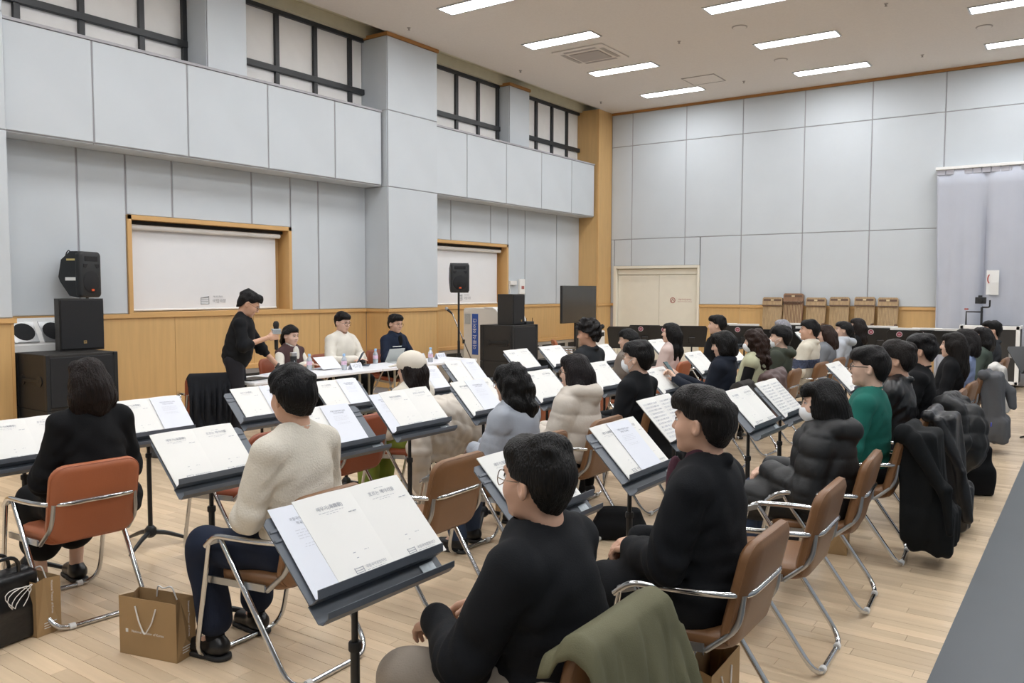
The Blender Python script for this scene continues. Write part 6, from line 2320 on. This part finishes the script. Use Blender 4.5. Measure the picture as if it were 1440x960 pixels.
# microphone in the presenter's hand
W = Matrix.Translation((pp.x, pp.y, 0)) @ Matrix.Rotation(PRZ, 4, 'Z')
mc = W @ Vector((0.062, 0.405, 1.14))
t = empty('microphone', mc, PRZ, label='black handheld microphone with a silver block flag in the presenter hand', cat='microphone')
B().lathe([(0.017, -0.10), (0.019, -0.09), (0.022, 0.10), (0.026, 0.12)], 14).obj('microphone_handle', M_blkpl, t)
B().lathe([(0.024, 0.12), (0.030, 0.14), (0.030, 0.165), (0.02, 0.185), (0, 0.19)], 14).obj('microphone_grille', M_rubber, t)
fl = B().box((0, 0, 0.085), (0.105, 0.085, 0.052), Matrix.Rotation(R(10), 3, 'Z'), 0.004).obj('microphone_flag', M_plate, t, smooth=None)
for (nx, sgn) in ((0.0535, 1),):
    V, Fc = text_mesh('국립극장', 0.02)
    Mt = Matrix.Translation((0, 0, 0.085)) @ Matrix.Rotation(R(10), 4, 'Z') @ frame_matrix((nx, 0.006, 0), (0, 1, 0), (0, 0, 1), (1, 0, 0))
    B().add([Mt @ Vector(q) for q in V], Fc).obj('flag_lettering', M_ink, fl, smooth=None)

# phone
bx = Matrix.Translation((C2, 7.38, 0)) @ Matrix.Rotation(FACE, 4, 'Z')
wl_, wr_ = Vector(bob['wr'][-1]), Vector(bob['wr'][1])
pc_ = bx @ ((wl_ + wr_) / 2 + Vector((0, 0.085, 0.095)))
t = empty('phone', pc_, FACE, label='dark smartphone held in the hands of the navy sweater reader', cat='phone')
B().box((0, 0, 0), (0.078, 0.009, 0.155), Matrix.Rotation(R(-40), 3, 'X'), 0.003).obj('phone_body', M_blkpl, t, smooth=None)
B().box((0, -0.0052, 0.0), (0.070, 0.002, 0.145)).xf(Matrix.Rotation(R(-40), 4, 'X')).obj('phone_screen', mat('phone_glass', '#4d6468', rough=0.15), t, smooth=None)

bx2 = Matrix.Translation((C1, 6.35, 0)) @ Matrix.Rotation(FACE, 4, 'Z')
pc2 = bx2 @ ((Vector(leath['wr'][-1]) + Vector(leath['wr'][1])) / 2 + Vector((0, 0.085, 0.095)))
t = empty('phone', pc2, FACE, label='smartphone with a pale blue screen held by the leather jacket wearer', cat='phone')
B().box((0, 0, 0), (0.085, 0.009, 0.165), Matrix.Rotation(R(-40), 3, 'X'), 0.003).obj('phone_body', M_blkpl, t, smooth=None)
B().box((0, -0.0052, 0.0), (0.076, 0.002, 0.152)).xf(Matrix.Rotation(R(-40), 4, 'X')).obj('phone_screen', mat('phone_glass_blue', '#a9c4e2', rough=0.2), t, smooth=None)

# baseball cap of the woman in the front column
HMc = capw['HM']
f = Field(0.02)
f.ell((0, -0.014, 0.040), (0.104, 0.126, 0.112))
f.cut = lambda x, y, z: np.maximum(0.002 - z + 0.18 * y, -((np.hypot(x / 0.034, (z - 0.012) / 0.026) - 1) * 0.03 + np.where(y < -0.05, 0, 1)))
co = link('baseball_cap', np_mesh('baseball_cap', [xform(f.mesh(0.006), HMc)]), cloth('#d9d2c5', bscale=200), capw['body'])
f = Field(0.01)
f.ell((0, 0.125, 0.048), (0.082, 0.09, 0.030))
f.cut = lambda x, y, z: np.maximum(0.08 - y, np.abs(z - 0.050 + 0.25 * (y - 0.1) + 4 * x * x) - 0.005)
link('cap_brim', np_mesh('cap_brim', [xform(f.mesh(0.0045), HMc)]), cloth('#d9d2c5', bscale=200), co)
B().lathe([(0.008, 0), (0.006, 0.006), (0, 0.008)], 8, (0, -0.014, 0.145)).xf(HMc).obj('cap_button', cloth('#d9d2c5', bscale=200), co)

# ================================================================ GARMENTS OVER CHAIR BACKS
def drape(x, y, rz, m, label, cat='coat', w=0.20, back=0.45, front=0.18, amp=0.02, freq=26, puff=0.0, sleeves=(), seed=1, flare=0.0, lump=None, name='draped_coat', fine=0.010, slant=0.0, out=0.12, bulk=0.0):
    """a garment hung over a chair back: a folded cloth sheet, or a padded body when puff is set; sleeves hang as flattened tubes."""
    zt, yt = 0.812, -0.285
    rr = random.Random(seed)
    ph = [rr.uniform(0, 6.28) for _ in range(8)]
    if bulk:
        f = Field(0.03)
        f.cap((-w, yt, zt - 0.005), (w, yt, zt - 0.005), 0.045, k=0.02)
        f.box((0, yt - 0.02 - bulk * 0.4, zt - back * 0.45), (w * 0.92, 0.03 + bulk * 0.55, back * 0.45), 0.04, rot=rotm(-math.degrees(math.atan2(bulk * 0.5, back)), 0, 0))
        f.box((0.02, yt - 0.03 - bulk * 0.75, zt - back * 0.82), (w, 0.025 + bulk * 0.6, back * 0.18), 0.04, k=0.06)
        for (sx, ln, r_) in sleeves:
            f.chain([(sx, yt - 0.06, zt - 0.04), (sx * 1.05, yt - 0.08 - bulk * 0.9, zt - 0.05 - ln * 0.5), (sx, yt - 0.07 - bulk * 1.2, zt - 0.05 - ln)], [r_ * 0.9, r_, r_ * 0.8], k=0.012)
        w1 = waves(seed, 7, 14, 34, 0.007)
        f.disp = lambda a_, b_, c_: w1(a_, b_, c_ * 0.4) + np.clip((zt - c_) * 4, 0, 1) * (0.016 * np.abs(np.sin(21 * a_ + 17 * b_ + ph[0] + 0.6 * np.sin(5 * c_))) + 0.005 * np.sin(60 * (a_ - b_) + ph[1] + np.sin(9 * c_)))
        o = link(name, np_mesh(name, [f.mesh(fine)]), m, None, (x, y, 0), rz)
        sleeves = ()
    elif not puff:
        path = [(yt + 0.10, zt - front), (yt + 0.068, zt - 0.05), (yt + 0.045, zt - 0.005), (yt + 0.0, zt + 0.018), (yt - 0.045, zt - 0.004), (yt - 0.062, zt - 0.05), (yt - 0.062 - out * 0.6, zt - back * 0.5), (yt - 0.062 - out, zt - back)]
        seg = [0.0]
        for i in range(1, len(path)):
            seg.append(seg[-1] + math.dist(path[i - 1], path[i]))
        nv, nu = 46, 64
        V, Fc = [], []
        ttop = seg[3]
        for j in range(nv + 1):
            t = seg[-1] * j / nv
            py, pz = float(np.interp(t, seg, [p[0] for p in path])), float(np.interp(t, seg, [p[1] for p in path]))
            down = max(0.0, (t - ttop - 0.04) / max(back, 0.01))
            for i in range(nu + 1):
                u = -1 + 2 * i / nu
                ww = w + flare * min(down, 1) + 0.012 * math.sin(5 * t + ph[0])
                X = u * ww + 0.012 * math.sin(9 * t + ph[1]) * down
                g = min(1.0, max(0.0, down * 2.2))
                fo = math.sin(freq * X + ph[2] + 0.8 * math.sin(5 * pz + ph[3]))
                f2 = math.sin(freq * 1.9 * X + ph[4] + 1.3 * math.sin(8 * pz))
                d = amp * (0.75 * (1 - abs(fo)) * 1.6 - 0.6 + 0.35 * f2) * g
                d += 0.006 * math.sin(14 * X + 9 * pz + ph[5])
                edge = max(0.0, abs(u) - 0.82) / 0.18
                dzz = -0.05 * edge * edge * (1 if t < ttop + 0.12 else 0.3)
                hemw = (0.025 * math.sin(7 * X + ph[6]) + slant * u) * min(down, 1) ** 3
                V.append((X, py - abs(d) if t > ttop else py + 0.2 * d, pz + dzz + hemw * 0.8))
        for j in range(nv):
            for i in range(nu):
                q = j * (nu + 1) + i
                Fc.append((q, q + 1, q + nu + 2, q + nu + 1))
        o = B().add(V, Fc).obj(name, m, None, (x, y, 0), rz, smooth=75)
        md = o.modifiers.new('thickness', 'SOLIDIFY')
        md.thickness = 0.006
    else:
        f = Field(0.04)
        f.cap((-w, yt, zt - 0.01), (w, yt, zt - 0.01), 0.055, k=0.02)
        f.box((0, yt - 0.05, zt - back / 2), (w + flare * 0.5, 0.045, back / 2), 0.04, rot=rotm(-4, 0, 0))
        f.box((0, yt + 0.075, zt - front / 2), (w, 0.022, front / 2 + 0.03), 0.02, rot=rotm(14, 0, 0))
        for (sx, ln, r_) in sleeves:
            f.chain([(sx * 0.9, yt - 0.06, zt - 0.06), (sx * 1.08, yt - 0.10, zt - 0.06 - ln * 0.5), (sx * 0.98, yt - 0.08, zt - 0.06 - ln)], [r_, r_ * 0.95, r_ * 0.62], k=0.025, q=(0.12, 0.008))
        if lump:
            for (c, r) in lump:
                f.ell(c, r, k=0.05)
        w1 = waves(seed, 7, 14, 32, 0.006)
        w2 = waves(seed + 9, 7, 45, 90, 0.0045)
        f.disp = lambda a_, b_, c_: w1(a_, b_, c_) + w2(a_, b_, c_) - puff * 0.55 * (np.sqrt(np.abs(np.sin(PI * (c_ + 0.22 * a_ + 0.02 * np.sin(9 * a_ + seed)) / 0.135))) - 0.6)
        o = link(name, np_mesh(name, [f.mesh(fine)]), m, None, (x, y, 0), rz)
    tag(o, label, cat)
    if sleeves and not puff:
        for (sx, ln, r_) in sleeves:
            f = Field(0.02)
            f.chain([(sx, yt - 0.085, zt - 0.05), (sx * 1.02, yt - 0.10 - out * 0.5, zt - 0.05 - ln * 0.5), (sx * 0.96, yt - 0.10 - out * 0.7, zt - 0.05 - ln)], [r_ * 0.8, r_, r_ * 0.8], k=0.02)
            w1 = waves(seed + 3, 7, 25, 60, 0.006)
            f.disp = lambda a_, b_, c_: w1(a_, b_, c_)
            link('sleeve', np_mesh('sleeve', [f.mesh(fine)]), m, o)
    return o


K_olive = cloth('#615f48', rough=0.7, bscale=300)
drape(C1 - 0.08, 1.88, FACE, K_olive, 'olive green trench coat draped over the chair of the wire glasses man', w=0.235, back=0.62, front=0.06, amp=0.04, freq=24, seed=2, flare=0.05, fine=0.008, out=0.10, name='trench_coat')
d1 = drape(C1, 5.48, FACE, cloth('#0d1012'), 'black wool coat hanging long over the chair of the teal sweater man', w=0.19, back=0.72, amp=0.06, freq=24, sleeves=((-0.20, 0.5, 0.05),), seed=3, name='wool_coat', fine=0.009, bulk=0.16)
drape(C1, 6.35, FACE, K_leather, 'black leather coat hanging over the chair of the leather jacket man', w=0.19, back=0.78, amp=0.06, freq=30, sleeves=((-0.18, 0.62, 0.05),), seed=4, name='leather_coat', fine=0.010, bulk=0.15)
d3 = drape(C1, 7.20, FACE, K_puf_black, 'bulky black puffer jacket hanging over a chair with a small blue patch', cat='puffer', w=0.21, back=0.60, puff=0.022, amp=0.06, sleeves=((-0.22, 0.42, 0.075), (0.16, 0.4, 0.075)), lump=[((0.05, -0.42, 0.52), (0.20, 0.13, 0.26))], seed=5, name='puffer_jacket')
B().box((0.12, -0.555, 0.62), (0.035, 0.006, 0.028)).obj('blue_patch', mat('blue_patch', '#3a3fb0', rough=0.6), d3, smooth=None)
drape(C1, 9.70, FACE, cloth('#5a5b5e'), 'grey wool coat hanging long over a tan chair', w=0.20, back=0.70, amp=0.06, freq=30, seed=6, sleeves=((0.19, 0.3, 0.055),), name='wool_coat', fine=0.012, bulk=0.13)
drape(C1, 10.50, FACE, cloth('#cfccc6'), 'white knit cardigan hanging over a tan chair', cat='cardigan', w=0.20, back=0.50, amp=0.06, seed=7, name='knit_cardigan', fine=0.013, bulk=0.08)
drape(C2, 5.62, FACE, cloth('#101113'), 'black coat folded over the chair of the masked sweatshirt wearer', w=0.20, back=0.48, amp=0.06, freq=30, seed=8, flare=0.04, sleeves=((0.20, 0.32, 0.06),), name='coat', fine=0.010, bulk=0.13)
drape(C2, 7.38, FACE, cloth('#33302d'), 'dark brown coat over the chair of the phone reader', w=0.20, back=0.36, amp=0.06, seed=9, name='coat', fine=0.012)
drape(C2, 8.25, FACE, mat('mauve_puffer_shell', '#5d4b49', rough=0.6, var=0.06), 'mauve puffer jacket over the chair of the pale green vest wearer', cat='puffer', w=0.21, back=0.42, puff=0.02, seed=10, name='puffer_jacket', fine=0.012)
drape(C2, 11.80, FACE, cloth('#b0a58f'), 'beige coat over the chair behind the patterned sweater', w=0.21, back=0.45, amp=0.06, seed=11, name='coat', fine=0.013, bulk=0.16)
drape(C3, 4.72, FACE, K_puf_cream, 'cream puffer jacket hanging over the chair of the white cap wearer', cat='puffer', w=0.28, back=0.42, puff=0.02, sleeves=((-0.31, 0.52, 0.085), (0.31, 0.50, 0.09)), lump=[((0.0, -0.37, 0.64), (0.30, 0.09, 0.20))], seed=12, name='puffer_jacket', fine=0.010)
drape(PCH.x, PCH.y, R(60), cloth('#16181d'), 'black coat over the chair behind the presenter', w=0.20, back=0.62, amp=0.06, seed=13, freq=30, name='coat', fine=0.011)

# ================================================================ BAGS
def soft_bag(x, y, rz, size, m, label, cat, handles=True, seed=1, name='tote_bag', fine=0.010, taper=0.85, hm=None):
    w, d, h = size
    f = Field(0.03)
    f.box((0, 0, h * 0.28), (w / 2, d / 2, h * 0.28), 0.03)
    f.box((0, 0, h * 0.62), (w / 2 * taper, d / 2 * 0.7, h * 0.38), 0.03, k=0.08)
    wv = waves(seed, 6, 12, 30, 0.008)
    f.disp = lambda a, b, c: wv(a, b, c)
    f.cut = lambda a, b, c: 0.004 - c
    t = empty(name, (x, y, 0), rz, label=label, cat=cat)
    link('bag_body', np_mesh('bag_body', [f.mesh(fine)]), m, t)
    if handles:
        for s in (-1, 1):
            B().tube([(-w * 0.22, s * d * 0.2, h * 0.9), (-w * 0.2, s * d * 0.25, h * 1.25), (w * 0.2, s * d * 0.25, h * 1.25), (w * 0.22, s * d * 0.2, h * 0.9)], 0.009, 8, 0.08).obj('bag_handle', hm or m, t)
    return t


p = at_z(-12, 905, 0.0)
tb = soft_bag(p.x + 0.02, p.y + 0.02, FACE + R(8), (0.40, 0.17, 0.32), M_leather, 'black leather tote with a tangled white cord, on the floor beside a kraft bag', 'tote bag', seed=4, fine=0.008)
rr = random.Random(4)
B().tube([(0.04 + 0.05 * math.cos(a * 1.0) + 0.02 * math.sin(2.3 * a), -0.10 - 0.004 * math.sin(a), 0.22 + 0.045 * math.sin(a * 1.3)) for a in [k * 0.35 for k in range(40)]], 0.0022, 5).obj('earphone_cord', M_cord, tb)
M_mono = mat('beige_monogram_canvas', '#b9b0a3', rough=0.6, var=0.25, vscale=70)
cb = soft_bag(-3.98, 4.70, FACE, (0.30, 0.15, 0.31), M_mono, 'beige monogram handbag with brown handles under the white cap woman chair', 'handbag', seed=6, hm=mat('tan_leather', '#8a5a35', rough=0.5))
V, Fc = text_mesh('COACH', 0.05)
Mt = frame_matrix((0, -0.0995, 0.12), (1, 0, 0), (0, 0, 1), (0, -1, 0))
B().add([Mt @ Vector(q) for q in V], Fc).obj('bag_lettering', M_blkpl, cb, smooth=None)
lg = B()
for (ox, sc) in ((-0.05, 1), (0.03, -1)):
    lg.box((ox, -0.099, 0.185), (0.035, 0.003, 0.014)).box((ox + sc * 0.02, -0.099, 0.197), (0.010, 0.003, 0.016))
    for k in (-0.013, -0.005, 0.006, 0.013):
        lg.box((ox + k, -0.099, 0.172), (0.004, 0.003, 0.018))
lg.box((0.0, -0.099, 0.178), (0.03, 0.003, 0.003))
lg.obj('bag_emblem', M_blkpl, cb, smooth=None)
soft_bag(-2.55, 4.86, R(30), (0.34, 0.16, 0.20), K_black2, 'black fabric bag lying under the chair of the cream puffer woman', 'bag', handles=False, seed=8, name='shoulder_bag')
soft_bag(PCH.x - 0.1, PCH.y - 0.42, R(20), (0.30, 0.18, 0.42), mat('grey_backpack', '#3c3f42', rough=0.6), 'grey backpack on the floor behind the presenter', 'backpack', handles=False, seed=9, name='backpack')
bp = soft_bag(C1 + 0.42, 7.62, R(20), (0.28, 0.16, 0.40), K_black2, 'dark backpack standing beside the hung black puffer jacket', 'backpack', handles=False, seed=10, name='backpack')
soft_bag(C1 + 0.02, 2.28, R(100), (0.36, 0.18, 0.36), K_black2, 'black bag under the chair next to the olive trench', 'bag', handles=True, seed=11, name='shoulder_bag')
kill(CHAIR)
kill(STAND)
